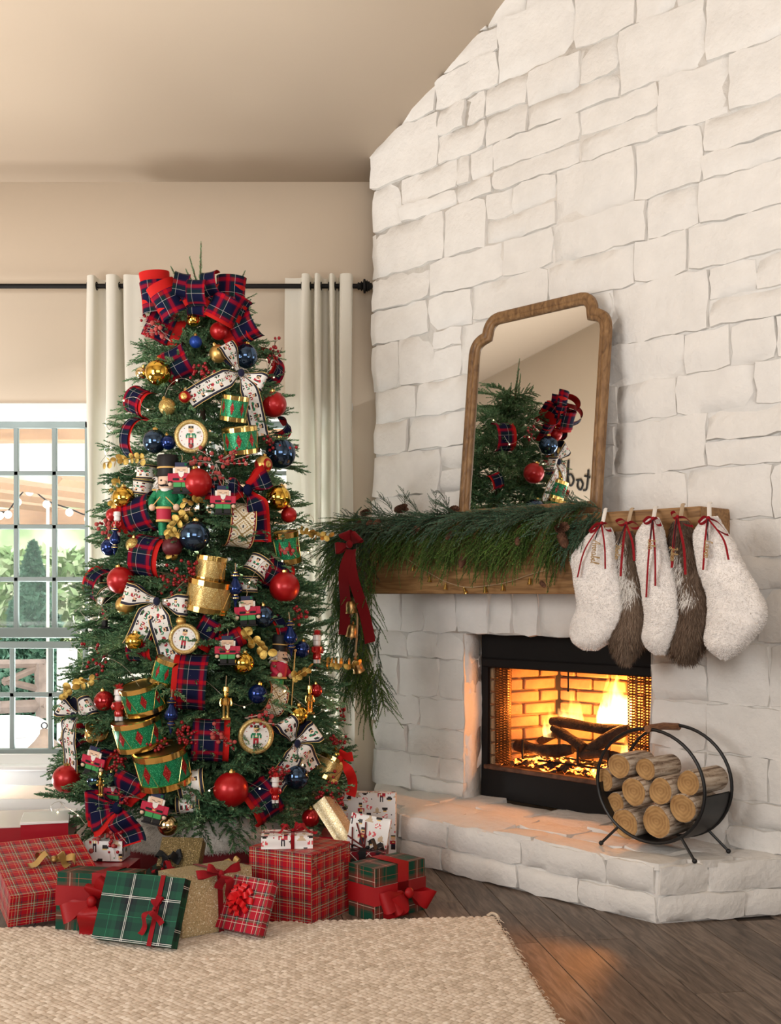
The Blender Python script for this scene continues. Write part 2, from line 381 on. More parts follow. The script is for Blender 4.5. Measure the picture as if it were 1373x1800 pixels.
def stone_patch(rect, name='stone', thick=.011, res=.055, rag=.012, gap=.0035, top=None, pill=.004):
    s0, s1, z0, z1 = rect; ns = max(3, int((s1-s0)/res)); nz = max(3, int((z1-z0)/res)); P = np.zeros((nz+3, ns+3, 3))
    a = np.concatenate([[0, 0], np.linspace(0, 1, ns+1)[1:-1], [1, 1]]) if ns > 1 else np.array([0, 0, 1, 1]); b = np.concatenate([[0, 0], np.linspace(0, 1, nz+1)[1:-1], [1, 1]])
    a = np.linspace(0, 1, ns+1); b = np.linspace(0, 1, nz+1); P = np.zeros((nz+3, ns+3, 3)); base = .003+abs(RNG.normal(0, .0032)); tx, tz = RNG.normal(0, .0042, 2)
    cs = [RNG.random(4)*.013 for _ in range(2)]; ph = RNG.random(8)*6.3
    for i in range(nz+3):
        for j in range(ns+3):
            ii = min(max(i-1, 0), nz); jj = min(max(j-1, 0), ns); fa, fb = a[jj], b[ii]; edge = i in (0, nz+2) or j in (0, ns+2)
            s = s0+gap+(s1-s0-2*gap)*fa; z = z0+gap+(z1-z0-2*gap)*fb
            ea, eb = min(fa, 1-fa)*(s1-s0), min(fb, 1-fb)*(z1-z0)
            w = rag*(sin(7*z*3+ph[0])+sin(17*z*3+ph[1]))*.35; w2 = rag*(sin(6*s*3+ph[2])+sin(15*s*3+ph[3]))*.35
            s += w*(1-min(1, ea/.05)); z += w2*(1-min(1, eb/.05))
            if ea < .03 and eb < .03:                               # knocked-off corners
                q = cs[int(fa > .5)][int(fb > .5)]; s += q*(1 if fa < .5 else -1)*.6; z += q*(1 if fb < .5 else -1)*.6
            h = base+tx*(fa-.5)*2+tz*(fb-.5)*2+pill*min(1, min(ea, eb)/.05)+.003*(sin(23*s+ph[4])+sin(27*z+ph[5]))+.0016*RNG.normal()
            if edge: h = -thick; s += (fa-.5)*.006; z += (fb-.5)*.006
            elif min(ea, eb) < 1e-6: h -= .003
            P[i, j] = (s, -h, z)
    if top is not None:
        for i in range(nz+3):
            for j in range(ns+3): P[i, j, 2] = min(P[i, j, 2], top(P[i, j, 0]))
    return P
def courses(S0, S1, Z0, Z1, hmin, hmax, wmin, wmax):
    out = []; z = Z0
    while z < Z1-.01:
        h = RNG.uniform(hmin, hmax); h = Z1-z if Z1-z-h < hmin*.8 else h; s = S0
        while s < S1-.01:
            w = RNG.uniform(wmin, wmax); w = S1-s if S1-s-w < wmin*.8 else w
            r = RNG.random()
            if h > hmin*1.35 and r < .34:                           # two thin stones in a tall course
                q = RNG.uniform(.35, .65); k = RNG.uniform(.35, .65)
                if r < .15: out += [(s, s+w, z, z+h*q), (s, s+w*k, z+h*q, z+h), (s+w*k, s+w, z+h*q, z+h)]
                else: out += [(s, s+w, z, z+h*q), (s, s+w, z+h*q, z+h)]
            else: out.append((s, s+w, z, z+h))
            s += w
        z += h
    return out
topz = lambda s: ceil_z(WP(s, 0, 0)[1])+.012
rects = courses(-.0, OS0-.003, ZH, OZ1, .13, .24, .2, .4)+courses(OS1+.003, SMAX, ZH, OZ1, .15, .24, .25, .45)+courses(0, SMAX, OZ1, CAMZ+.02, .2, .3, .16, .34)+courses(0, SMAX, CAMZ+.02, 4.75, .17, .33, .20, .58)
nst = 0
for r in rects:
    if r[2] > topz((r[0]+r[1])/2) - .03 and r[2] > topz(r[1])-.03: continue
    if r[2] > 1.3+.53*(6.41-.727*r[1])+.25: continue                # above everything the photograph shows
    q = list(r)
    if q[0] < .01: q[0] = -.0+RNG.uniform(-.035, .015)
    rag = .013
    s_ = MB(); s_.grid(stone_patch(q, rag=rag, top=topz)); s_.build('stone', m_stone, fw, angle=60); nst += 1
# reveals of the opening: the stone ends that turn into the fireplace
rv = MB(); ph = RNG.random(4)*6
for (sa, sgn) in ((OS0, 1), (OS1, -1)):
    P = [[(sa+sgn*(.004*sin(9*z+ph[0])+.0025*sin(21*z+v*6)+.002*RNG.normal()), -v, z) for v in np.linspace(.004, -.13, 7)] for z in np.linspace(ZH, OZ1, 26)]
    rv.grid(P)
P = [[(s, -v, OZ1+.004*sin(19*s+ph[2])) for v in np.linspace(.004, -.13, 5)] for s in np.linspace(OS0, OS1, 24)]; rv.grid(P)
rv.build('opening_reveal', m_stone, fw, angle=60)

# ---------------------------------------------------------------- raised hearth
poly = [(.755, .487), (2.19, .487), (2.475, -.01), (2.475, -.126), (.03, -.126), (.20, .165)]
hb = MB(); k = len(poly); vs = [(s, -v, .0) for s, v in poly]+[(s, -v, ZH-.016) for s, v in poly]
hb.add(vs, [tuple(range(k, 2*k)), tuple(range(k))[::-1]]+[(i, (i+1) % k, k+(i+1) % k, k+i) for i in range(k)])
hearth = hb.build('hearth', m_mortar, smooth=False); hearth.matrix_world = WALLM; struct(hearth, 'raised hearth of white painted stones')
def lerp_poly(v):                                                   # hearth ends at a given distance from the wall
    if v < .165: l = .03+.17*max(0, v)/.165
    else: l = .20+(.755-.20)*(v-.165)/(.487-.165)
    return l, 2.19+.575*(.487-max(v, -.01))
vv = [-.13, .14, .33, .50]
for i in range(3):
    s = lerp_poly((vv[i]+vv[i+1])/2)[0]; e = lerp_poly((vv[i]+vv[i+1])/2)[1]
    while s < e-.02:
        w = RNG.uniform(.22, .42); w = e-s if e-s-w < .15 else w
        P = stone_patch((s, s+w, vv[i]+RNG.uniform(-.01, .01), vv[i+1]), thick=.02, res=.06, rag=.012, gap=.004, pill=.004)
        Q = P.copy(); Q[..., 1] = -P[..., 2]; Q[..., 2] = ZH-P[..., 1]-.003
        l0, _ = 0, 0
        for a in range(Q.shape[0]):
            for b in range(Q.shape[1]):
                v = -Q[a, b, 1]; lo, hi = lerp_poly(min(v, .487)); Q[a, b, 0] = min(max(Q[a, b, 0], lo-.01), hi+.012)
        m = MB(); m.grid(Q[:, ::-1]); m.build('stone', m_stone, hearth, angle=60); s += w
def face_course(p, q, z0, z1, wmin, wmax):                          # stones along the hearth's faces
    p, q = V3(*p, 0), V3(*q, 0); L = np.linalg.norm(q-p); d = (q-p)/L; nn = V3(-d[1], d[0], 0); nn = -nn if nn[1] > 0 and abs(nn[1]) > .5 else nn; s = 0
    if nn[1] > .05 or (abs(nn[1]) <= .05 and nn[0] < 0): nn = -nn
    while s < L-.01:
        w = RNG.uniform(wmin, wmax); w = L-s if L-s-w < wmin*.8 else w
        P = stone_patch((s, s+w, z0, z1), thick=.02, res=.05, rag=.01, gap=.003, pill=.010); h = -P[..., 1]
        Q = p+d*P[..., 0:1]+nn*(h[..., None]+.012)+V3(0, 0, 1)*P[..., 2:3]
        m = MB(); m.grid(Q); m.build('stone', m_stone, hearth, angle=60); s += w
F0, F1, F2, FL = (.755, -.487), (2.19, -.487), (2.475, .01), (.20, -.165)
for z0, z1 in ((.003, .112), (.112, ZH-.004)):
    face_course(F0, F1, z0, z1, .22, .5); face_course(F1, F2, z0, z1, .2, .42); face_course(FL, F0, z0, z1, .2, .4)
# ================================================================ FIREPLACE INSERT
m_black = mat('black_firebox_metal', (.010, .009, .009), .6, spec=.15, bump=.1, bscale=30)
m_soot = mat('dark_charred_bark', (.035, .02, .013), .9, bump=1, bscale=45, bdist=.02, var=.6, vscale=20)
FS0, FS1, FZ0, FZ1 = .749, 1.79, .405, .912
ins = thing('fireplace_insert', 'black metal fireplace insert set into the stone wall', 'fireplace', WP(1.27, -.13, ZH), WALLROT)
def L_(s, v, z): return (s-1.27, -(v+.13), z-ZH)
def ibox(name, s0, s1, v0, v1, z0, z1, mm, bev=.003, par=None):
    m = MB(); a, b = L_(s0, v0, z0), L_(s1, v1, z1); m.box([(a[i]+b[i])/2 for i in range(3)], [abs(b[i]-a[i]) for i in range(3)], bev); return m.build(name, mm, par or ins)
ibox('top_panel', OS0-.0, OS1, -.15, -.128, FZ1+.05, OZ1, m_black)
ibox('bottom_panel', OS0, OS1, -.15, -.126, ZH+.004, FZ0-.012, m_black)
ibox('side_panel', OS0, FS0, -.15, -.128, FZ0-.02, FZ1+.06, m_black); ibox('side_panel', FS1, OS1, -.15, -.128, FZ0-.02, FZ1+.06, m_black)
ibox('top_rail', FS0-.03, FS1+.03, -.155, -.115, FZ1+.005, FZ1+.055, m_black, .008); ibox('bottom_rail', FS0-.02, FS1+.02, -.16, -.118, FZ0-.02, FZ0+.004, mat('rusty_rail', (.11, .05, .03), .6, var=.5, vscale=30), .004)
BV, BS0, BS1, SV = -.60, .85, 1.66, -.155
ibox('firebox_floor', FS0, FS1, BV-.05, SV, FZ0-.03, FZ0-.004, m_soot, 0); ibox('firebox_roof', FS0-.05, FS1+.05, BV-.06, SV, FZ1+.06, FZ1+.09, m_soot, 0)
# fire bricks, back and splayed sides
m_brick = mat('fire_brick', (.40, .25, .14), .85, bump=.5, bscale=70, bdist=.004, var=.22, vscale=12); m_joint = mat('fire_brick_joint', (.33, .23, .15), .95)
def brick_wall(a, b, name):
    a, b = np.array(a), np.array(b); L = np.linalg.norm(b-a); d = (b-a)/L; nn = np.array([-d[1], d[0]])
    if nn[1] > 0 or (name == 'side'): pass
    c = np.array([0.0, 0.06]); nn = nn if np.dot(np.array([1.27, -.35])-a, nn) > 0 else -nn
    w = MB(); q = [a-nn*.03, b-nn*.03]; vs = [L_(*p, z) for p in (q[0], q[1], q[1]-nn*.02, q[0]-nn*.02) for z in (FZ0-.02, FZ1+.08)]
    w.add(vs, [(0, 2, 3, 1), (2, 4, 5, 3), (4, 6, 7, 5), (6, 0, 1, 7), (1, 3, 5, 7), (0, 6, 4, 2)]); wo = w.build('brick_panel', m_joint, ins, smooth=False)
    h = .0665; z = FZ0-.02; r = 0
    while z < FZ1+.05:
        s = -.11*(r % 2)
        while s < L:
            s0, s1 = max(s, 0)+.005, min(s+.215, L)-.005
            if s1-s0 > .02:
                ctr = a+d*(s0+s1)/2-nn*.0145; m = MB(); R = Matrix.Rotation(math.atan2(-d[1], d[0]), 3, 'Z'); m.box((0, 0, 0), (s1-s0, .03, h-.011), .006); o = m.build('brick', m_brick, wo)
                o.location = L_(*ctr, z+h/2); o.rotation_euler = (0, 0, math.atan2(-d[1], d[0]))
            s += .22
        z += h; r += 1
brick_wall((BS0, BV), (BS1, BV), 'back'); brick_wall((FS0-.0, SV), (BS0, BV), 'side'); brick_wall((BS1, BV), (FS1+.0, SV), 'side')
# chain-mail spark curtains
t = NT('chain_mail'); uv = t.n('UVMap'); sp = t.n('SeparateXYZ'); t.l(uv.outputs[0], sp.inputs[0])
a_ = t.math('FRACT', t.math('MULTIPLY', t.math('ADD', sp.outputs[0], sp.outputs[1]), 75)); b_ = t.math('FRACT', t.math('MULTIPLY', t.math('SUBTRACT', sp.outputs[0], sp.outputs[1]), 75))
hole = t.math('MULTIPLY', t.math('GREATER_THAN', a_, .42), t.math('GREATER_THAN', b_, .42))
t.set(col=(.20, .12, .06, 1), metal=.8, rough=.35, alpha=t.math('SUBTRACT', 1, hole)); m_chain = t.m
for s0, s1 in ((FS0+.008, FS0+.115), (FS1-.20, FS1-.008)):
    m = MB(); n = 46; P = []; U = []
    for z in (FZ1+.004, (FZ0+FZ1)/2, FZ0+.006):
        P.append([L_(s0+(s1-s0)*i/n, -.185+.014*sin(i*1.15)+.004*sin(i*.5+z*9), z) for i in range(n+1)]); U.append([(i*.0055, z) for i in range(n+1)])
    m.grid(P, U); m.build('spark_curtain', m_chain, ins)
m = MB(); m.tube([L_(FS0, -.185, FZ1+.008), L_(FS1, -.185, FZ1+.008)], .006); m.build('curtain_rod', m_black, ins)
m = MB(); p = at(999, 1205, on_wall(999, 1205, -.17)[1]); q = svz(p); m.tube([L_(q[0], -.17, FZ1+.01), L_(q[0], -.17, FZ1-.085)], .004); m.ball(L_(q[0], -.17, FZ1-.09), .006, 8, 6); m.build('damper_pull', m_black, ins)
# grate
def fire_pt(px, py, v): return svz(on_wall(px, py, v))
gr = thing('fire_grate', 'black iron grate holding the burning logs', 'grate', WP(1.22, -.35, FZ0), WALLROT)
def G_(s, v, z): return (s-1.22, -(v+.35), z-FZ0)
for px in (921, 1018, 1072):
    s, _, z = fire_pt(px, 1330, -.26); m = MB(); m.tube(catmull([G_(s, -.25, FZ0+.135), G_(s, -.25, FZ0+.05), G_(s, -.27, FZ0+.04), G_(s+.02, -.45, FZ0+.04)]), .0065, 6); m.build('grate_bar', m_black, gr)
for v in (-.26, -.42):
    m = MB(); m.tube([G_(.98, v, FZ0+.036), G_(1.56, v, FZ0+.036)], .006, 6); m.build('cross_bar', m_black, gr)
for s in (1.0, 1.54):
    for v in (-.26, -.42): m = MB(); m.tube([G_(s, v, FZ0+.036), G_(s, v, FZ0-.002)], .006, 6); m.build('foot', m_black, gr)
# embers
t = NT('glowing_embers'); n = t.noise(38, 4); n2 = t.noise(9, 2)
hot = t.math('MULTIPLY', n, n2); t.set(col=t.ramp(n, [(.4, (.012, .008, .006)), (.7, (.09, .04, .02))]), rough=.9, ecol=t.ramp(hot, [(.26, (.9, .12, .01)), (.36, (1, .35, .06)), (.5, (1, .75, .4))]), estr=t.math('MULTIPLY', t.math('GREATER_THAN', hot, .265), 5.0)); t.bump(n, 1, .02)
m = MB(); P = [[(s, -v, FZ0-.004+.03*RNG.random()*(1 if .02 < (s-.80)/.95 < .98 else .2)+.022*max(0, 1-abs(v+.36)/.2)) for v in np.linspace(-.575, -.175, 22)] for s in np.linspace(.80, 1.74, 48)]
P = np.array(P); P[..., 0] -= 1.22; P[..., 1] -= .35; P[..., 2] -= FZ0
for i in range(48):
    for j in range(22):
        v = -(P[i, j, 1]+.35); f_ = (-.155-v)/.445; lo, hi = .765+.10*f_, 1.775-.12*f_; P[i, j, 0] = min(max(P[i, j, 0]+1.22, lo), hi)-1.22
em = m.grid(P).build('ember_bed', t.m); em.location = tuple(WP(1.22, -.35, FZ0)); em.rotation_euler = (0, 0, WALLROT); tag(em, 'bed of glowing embers and black gravel in the firebox', 'embers', kind='stuff')
# burning logs
def burn_log(pa, va, pb, vb, r0, r1, label):
    a = on_wall(*pa, va); b = on_wall(*pb, vb); o = thing('burning_log', label, 'log', a); d = b-a; pts = []; rr = []; ph = RNG.random(3)*6
    for i in range(9):
        k = i/8; pts.append(d*k+V3(.008*sin(5*k+ph[0]), .008*sin(6*k+ph[1]), .010*sin(4*k+ph[2]))); rr.append((r0+(r1-r0)*k)*(1+.10*sin(9*k+ph[1])+.05*RNG.normal())*(1 if 0 < i < 8 else .86))
    m = MB(); m.tube(pts, rr, 11); mm = m.build('charred_wood', m_soot, o, angle=60); return o
burn_log((906, 1313), -.30, (1008, 1318), -.33, .033, .030, 'charred log lying low at the front left of the fire')
burn_log((966, 1271), -.42, (1096, 1280), -.40, .026, .030, 'long charred log lying across the top of the fire')
burn_log((970, 1276), -.36, (1028, 1318), -.29, .022, .028, 'charred log slanting down in the middle of the fire')
burn_log((1022, 1322), -.31, (1104, 1284), -.36, .036, .030, 'thick charred log slanting up to the right in the fire')
burn_log((1024, 1328), -.28, (1098, 1330), -.30, .024, .026, 'charred log lying low at the front right of the fire')
burn_log((952, 1300), -.46, (985, 1290), -.44, .022, .018, 'short charred stub behind the front left log')
# flames: glowing gas in wavering tongues
def flame_mat(nm, strength, h, r):
    t = NT(nm); t.t.nodes.remove(t.b); tc = t.n('TexCoord'); mp = t.n('Mapping'); mp.inputs['Scale'].default_value = (1, 1, .33); t.l(tc.outputs['Object'], mp.inputs[0])
    nz = t.n('TexNoise'); nz.inputs['Scale'].default_value = 16; nz.inputs['Detail'].default_value = 3; nz.inputs['Distortion'].default_value = .8; t.l(mp.outputs[0], nz.inputs['Vector'])
    s = t.n('SeparateXYZ'); t.l(tc.outputs['Object'], s.inputs[0])
    up = t.math('MAXIMUM', t.math('SUBTRACT', 1, t.math('DIVIDE', s.outputs[2], h)), 0)
    nn = t.math('MAXIMUM', t.math('MULTIPLY', t.math('SUBTRACT', nz.outputs['Fac'], t.math('SUBTRACT', .53, t.math('MULTIPLY', up, .22))), 4), 0)
    e = t.n('Emission'); t.l(t.ramp(up, [(0, (1, .22, .02)), (.45, (1, .42, .07)), (1, (1, .60, .20))]), e.inputs[0]); t.l(t.math('MULTIPLY', nn, strength), e.inputs[1])
    t.l(e.outputs[0], t.out.inputs['Volume']); return t.m
def flame(px, py, v, w, h, strength, label, lean=0):
    p = on_wall(px, py, v); m = MB(); n = 14; P = []; ph = RNG.random(6)*6
    for i in range(13):
        k = i/12; r = w*(sin(PI*min(1, k*.8+.22))**.8)*(1-k*.55) if i < 12 else .002
        P.append([(r*cos(2*PI*j/n)*(1+.18*sin(3*2*PI*j/n+ph[0]+4*k))+lean*k*k+.012*sin(7*k+ph[1])*k, .55*r*sin(2*PI*j/n)*(1+.15*sin(2*2*PI*j/n+ph[2])), h*k) for j in range(n)])
    m.grid(P, closed=True); b = m.n; m.f += [tuple(range(n))[::-1], tuple(range(12*n, 13*n))]; m.mi += [0, 0]; m.fc += [(1, 1, 1)]*2
    o = m.build('flame', flame_mat('flame_gas', strength, h, w)); o.location = tuple(p); o.rotation_euler = (0, 0, WALLROT); tag(o, label, 'flame'); return o
flame(1078, 1284, -.44, .12, .34, 280, 'tall bright white flame at the right of the fire', .02)
flame(1003, 1280, -.48, .10, .23, 55, 'soft orange flame in the middle of the fire', .02)
flame(966, 1296, -.44, .05, .21, 90, 'yellow flame licking up at the left log end', -.01)
flame(985, 1325, -.34, .05, .07, 110, 'small flame under the crossed logs')
flame(1100, 1330, -.34, .035, .12, 140, 'small bright flame at the right end of the logs')
for (px, py, v, e, z) in ((1078, 1240, -.44, 17, .07), (985, 1262, -.44, 9, .06), (940, 1325, -.3, 2.5, .03)):
    p = on_wall(px, py, v); lamp('firelight', 'POINT', tuple(p), (0, 0, 0), e, (1, .31, .055), z)
# ================================================================ FOLIAGE KIT
def curve_pts(p0, d, L, droop, n, side=None, bend=0):
    t = np.linspace(0, 1, n)[:, None]; p = np.asarray(p0)+np.asarray(d)*L*t+V3(0, 0, -1)*droop*L*t**2
    return p if side is None else p+np.asarray(side)*bend*L*t**2
def twig(p0, d, L, n, nl, nw, flat=.6, droop=0, spread=.85, side=None, bend=0, rng=RNG, taper=.35):
    d = norm(d); P = curve_pts(p0, d, L, droop, n, side, bend); T = np.gradient(P, axis=0) if n > 2 else np.tile(d, (n, 1)); T /= np.linalg.norm(T, axis=1)[:, None]+1e-9
    X = np.cross(T, V3(0, 0, 1)); X /= np.linalg.norm(X, axis=1)[:, None]+1e-6; Y = np.cross(X, T)
    a = np.where(np.arange(n) % 2 == 0, 0, PI)+rng.normal(0, flat, n); a[::5] = PI/2+rng.normal(0, .4, len(a[::5]))
    R = X*np.cos(a)[:, None]+Y*np.sin(a)[:, None]; th = spread*(1-.45*np.linspace(0, 1, n)**2)+rng.normal(0, .12, n)
    D = T*np.cos(th)[:, None]+R*np.sin(th)[:, None]; ln = nl*(1-taper*np.linspace(0, 1, n))*rng.uniform(.8, 1.15, n)
    Wd = np.cross(D, R); k = np.linalg.norm(Wd, axis=1); Wd /= k[:, None]+1e-9; Wd = Wd*.8+np.cross(D, Wd)*rng.normal(0, .5, n)[:, None]
    V = np.stack([P, P+D*(ln*.45)[:, None]+Wd*nw, P+D*ln[:, None], P+D*(ln*.45)[:, None]-Wd*nw], 1)
    return V.reshape(-1, 3), P
def stem_quads(P, r0, r1):
    n = len(P); T = np.gradient(P, axis=0); T /= np.linalg.norm(T, axis=1)[:, None]+1e-9; X = np.cross(T, V3(.3, .2, 1)); X /= np.linalg.norm(X, axis=1)[:, None]+1e-9; Y = np.cross(T, X)
    rr = np.linspace(r0, r1, n)[:, None]; ring = np.stack([P+(X*cos(2*PI*k/3)+Y*sin(2*PI*k/3))*rr for k in range(3)], 1); out = []
    for i in range(n-1):
        for k in range(3): out += [ring[i, k], ring[i, (k+1) % 3], ring[i+1, (k+1) % 3], ring[i+1, k]]
    return np.array(out)
def spray(kind, seed):
    """one bough along +Y, up +Z: stem with side twigs, all needles; returns vertices of quads and material index"""
    g = np.random.default_rng(seed); N = []; S = []
    if kind == 'fir':
        L = .30; droop = g.uniform(.05, .25); ks = np.linspace(.16, .88, 7); nl, nw, den = .0225, .0027, 700
    elif kind == 'spruce':
        L = .26; droop = g.uniform(.1, .4); ks = np.linspace(.15, .85, 6); nl, nw, den = .015, .0017, 760
    else:                                                           # soft rope-like hanging twigs
        L = .30; droop = .45; ks = np.linspace(.12, .8, 6); nl, nw, den = .0105, .0019, 1000
    V, P = twig((0, 0, 0), (0, 1, .05), L, int(L*den), nl, nw, droop=droop, rng=g, flat=.7); N.append(V); S.append(stem_quads(P[::max(1, len(P)//6)], .0028, .0012))
    for i, k in enumerate(ks):
        q = P[int(k*(len(P)-1))]
        for sg in (-1, 1):
            if g.random() < .08: continue
            l = (.15*(1-.55*k)+.01)*g.uniform(.75, 1.2); an = g.uniform(.6, .95)*(1-.25*k)
            if kind == 'rope': l = g.uniform(.10, .19); an = g.uniform(.25, .7)
            V, p = twig(q, (sg*sin(an), cos(an), g.uniform(-.1, .28)), l, max(5, int(l*den)), nl, nw, droop=droop*g.uniform(.3, 1.4), rng=g, flat=.7 if kind != 'rope' else 1.6, spread=.85 if kind != 'rope' else 1.0, side=(0, 1, 0), bend=.15); N.append(V); S.append(stem_quads(p[::max(1, len(p)//4)], .0016, .0008))
    N = np.concatenate(N); S = np.concatenate(S); return N, S
def spray_mesh(name, kind, seed, mats):
    N, S = spray(kind, seed); V = np.concatenate([N, S]); F = np.arange(len(V)).reshape(-1, 4); mi = np.concatenate([np.zeros(len(N)//4), np.ones(len(S)//4)])
    return np_mesh(name, V, F, mats, mi)
def needle_mat(name, dark, mid, light, rough=.55):
    t = NT(name); gi = t.n('NewGeometry'); oi = t.n('ObjectInfo')
    k = t.math('ADD', t.math('MULTIPLY', gi.outputs['Random Per Island'], .55), t.math('MULTIPLY', oi.outputs['Random'], .45))
    t.set(col=t.ramp(k, [(.12, dark), (.5, mid), (.9, light)]), rough=rough, spec=.2); return t.m
m_twig = mat('brown_twig', (.10, .07, .04), .8)
m_fir = needle_mat('fir_needles', (.036, .105, .050), (.115, .245, .120), (.29, .43, .21))
m_spruce = needle_mat('blue_spruce_needles', (.026, .066, .038), (.066, .140, .084), (.14, .225, .145))
m_rope = needle_mat('soft_green_needles', (.022, .065, .012), (.070, .155, .026), (.155, .27, .06))
def orient(d, roll=0, up=V3(0, 0, 1)):
    """rotation taking +Y to d, +Z near up"""
    y = norm(d); x = np.cross(y, up); x = norm(x) if np.linalg.norm(x) > 1e-3 else V3(1, 0, 0); z = np.cross(x, y)
    M = Matrix(((x[0], y[0], z[0]), (x[1], y[1], z[1]), (x[2], y[2], z[2]))); return (M @ Matrix.Rotation(roll, 3, 'Y')).to_4x4()

# ================================================================ MANTEL
m_oak = wood_mat('mantel_oak', (.14, .065, .022), (.26, .135, .05), (.37, .21, .085), scale=5, stretch=(1, 9, 9), rough=.5, bump=.12, hue=False)
m_frame = wood_mat('mirror_frame_wood', (.10, .048, .018), (.20, .105, .042), (.29, .165, .07), scale=14, stretch=(3, 3, 1), rough=.45, bump=.2, hue=False)
MZ0, MZ1, MV = 1.300, 1.657, .237; MS0, MS1 = .145, 2.232
man = MB(); man.box((0, 0, 0), (MS1-MS0, MV-.002, MZ1-MZ0), .004); mantel = man.build('mantel', m_oak)
mantel.location = tuple(WP((MS0+MS1)/2, MV/2+.001, (MZ0+MZ1)/2)); mantel.rotation_euler = (0, 0, WALLROT); tag(mantel, 'thick warm brown wooden beam mantel on the white stone wall', 'mantel')

# ---------------------------------------------------------------- mirror leaning on the mantel
MT = math.radians(5.5); mir = thing('mirror', 'tall mirror with scalloped brown wooden frame leaning on mantel', 'mirror', WP(1.262, .165, MZ1+.002), (-MT, 0, WALLROT))
half = [(0, 1.035), (.255, 1.035), (.292, 1.026), (.322, 1.003), (.340, .972), (.346, .945), (.372, .936), (.402, .915), (.422, .882), (.430, .845), (.430, .4), (.430, 0)]
def smooth_half():
    o = [V3(x, 0, z) for x, z in half]; a = catmull(o[1:6], 5)[:-1]; b = catmull(o[5:10], 5); return [o[0]]+a+b+[V3(.43, 0, .62), V3(.43, 0, .4), V3(.43, 0, .2), V3(.43, 0, 0)]
hp = smooth_half(); outer = hp+[V3(0, 0, 0)]+[V3(-p[0], 0, p[2]) for p in hp[::-1][:-1]]
def inset(P, d):
    N = len(P); out = []
    for i in range(N):
        a, b, c = P[i-1], P[i], P[(i+1) % N]; t1 = norm(b-a); t2 = norm(c-b); n1 = V3(-t1[2], 0, t1[0]); n2 = V3(-t2[2], 0, t2[0]); m = norm(n1+n2); k = max(.55, np.dot(m, n1)); out.append(b-m*(-d)/k if False else b - m*d/k*(1))
    return out
_ar = sum(outer[i-1][0]*outer[i][2]-outer[i][0]*outer[i-1][2] for i in range(len(outer)))
def ins_(d): return inset(outer, -d if _ar > 0 else d)
prof = [(0, .0), (0, -.020), (.004, -.026), (.018, -.030), (.030, -.030), (.036, -.024), (.042, -.026), (.052, -.024), (.058, -.014), (.058, .0)]
rows = []
for d, y in prof:
    q = ins_(d); rows.append([(p[0], y, p[2]) for p in q]+[(q[0][0], y, q[0][2])])
m = MB(); m.grid(rows); m.build('frame', m_frame, mir, angle=50)
gi = ins_(.054); m = MB(); N = len(gi); m.add([(p[0], -.008, p[2]) for p in gi]+[(0, -.008, .45)], [(i, (i+1) % N, N) for i in range(N)]); m.build('mirror_glass', mat('mirror_silver', (.90, .91, .90), .012, 1), mir, smooth=False)
m = MB(); m.add([(p[0]*.98, -.002, p[2]*.98+.008) for p in outer]+[(p[0]*.98, .004, p[2]*.98+.008) for p in outer], [tuple(range(len(outer))), tuple(range(len(outer), 2*len(outer)))]); m.build('back_board', m_frame, mir, smooth=False)

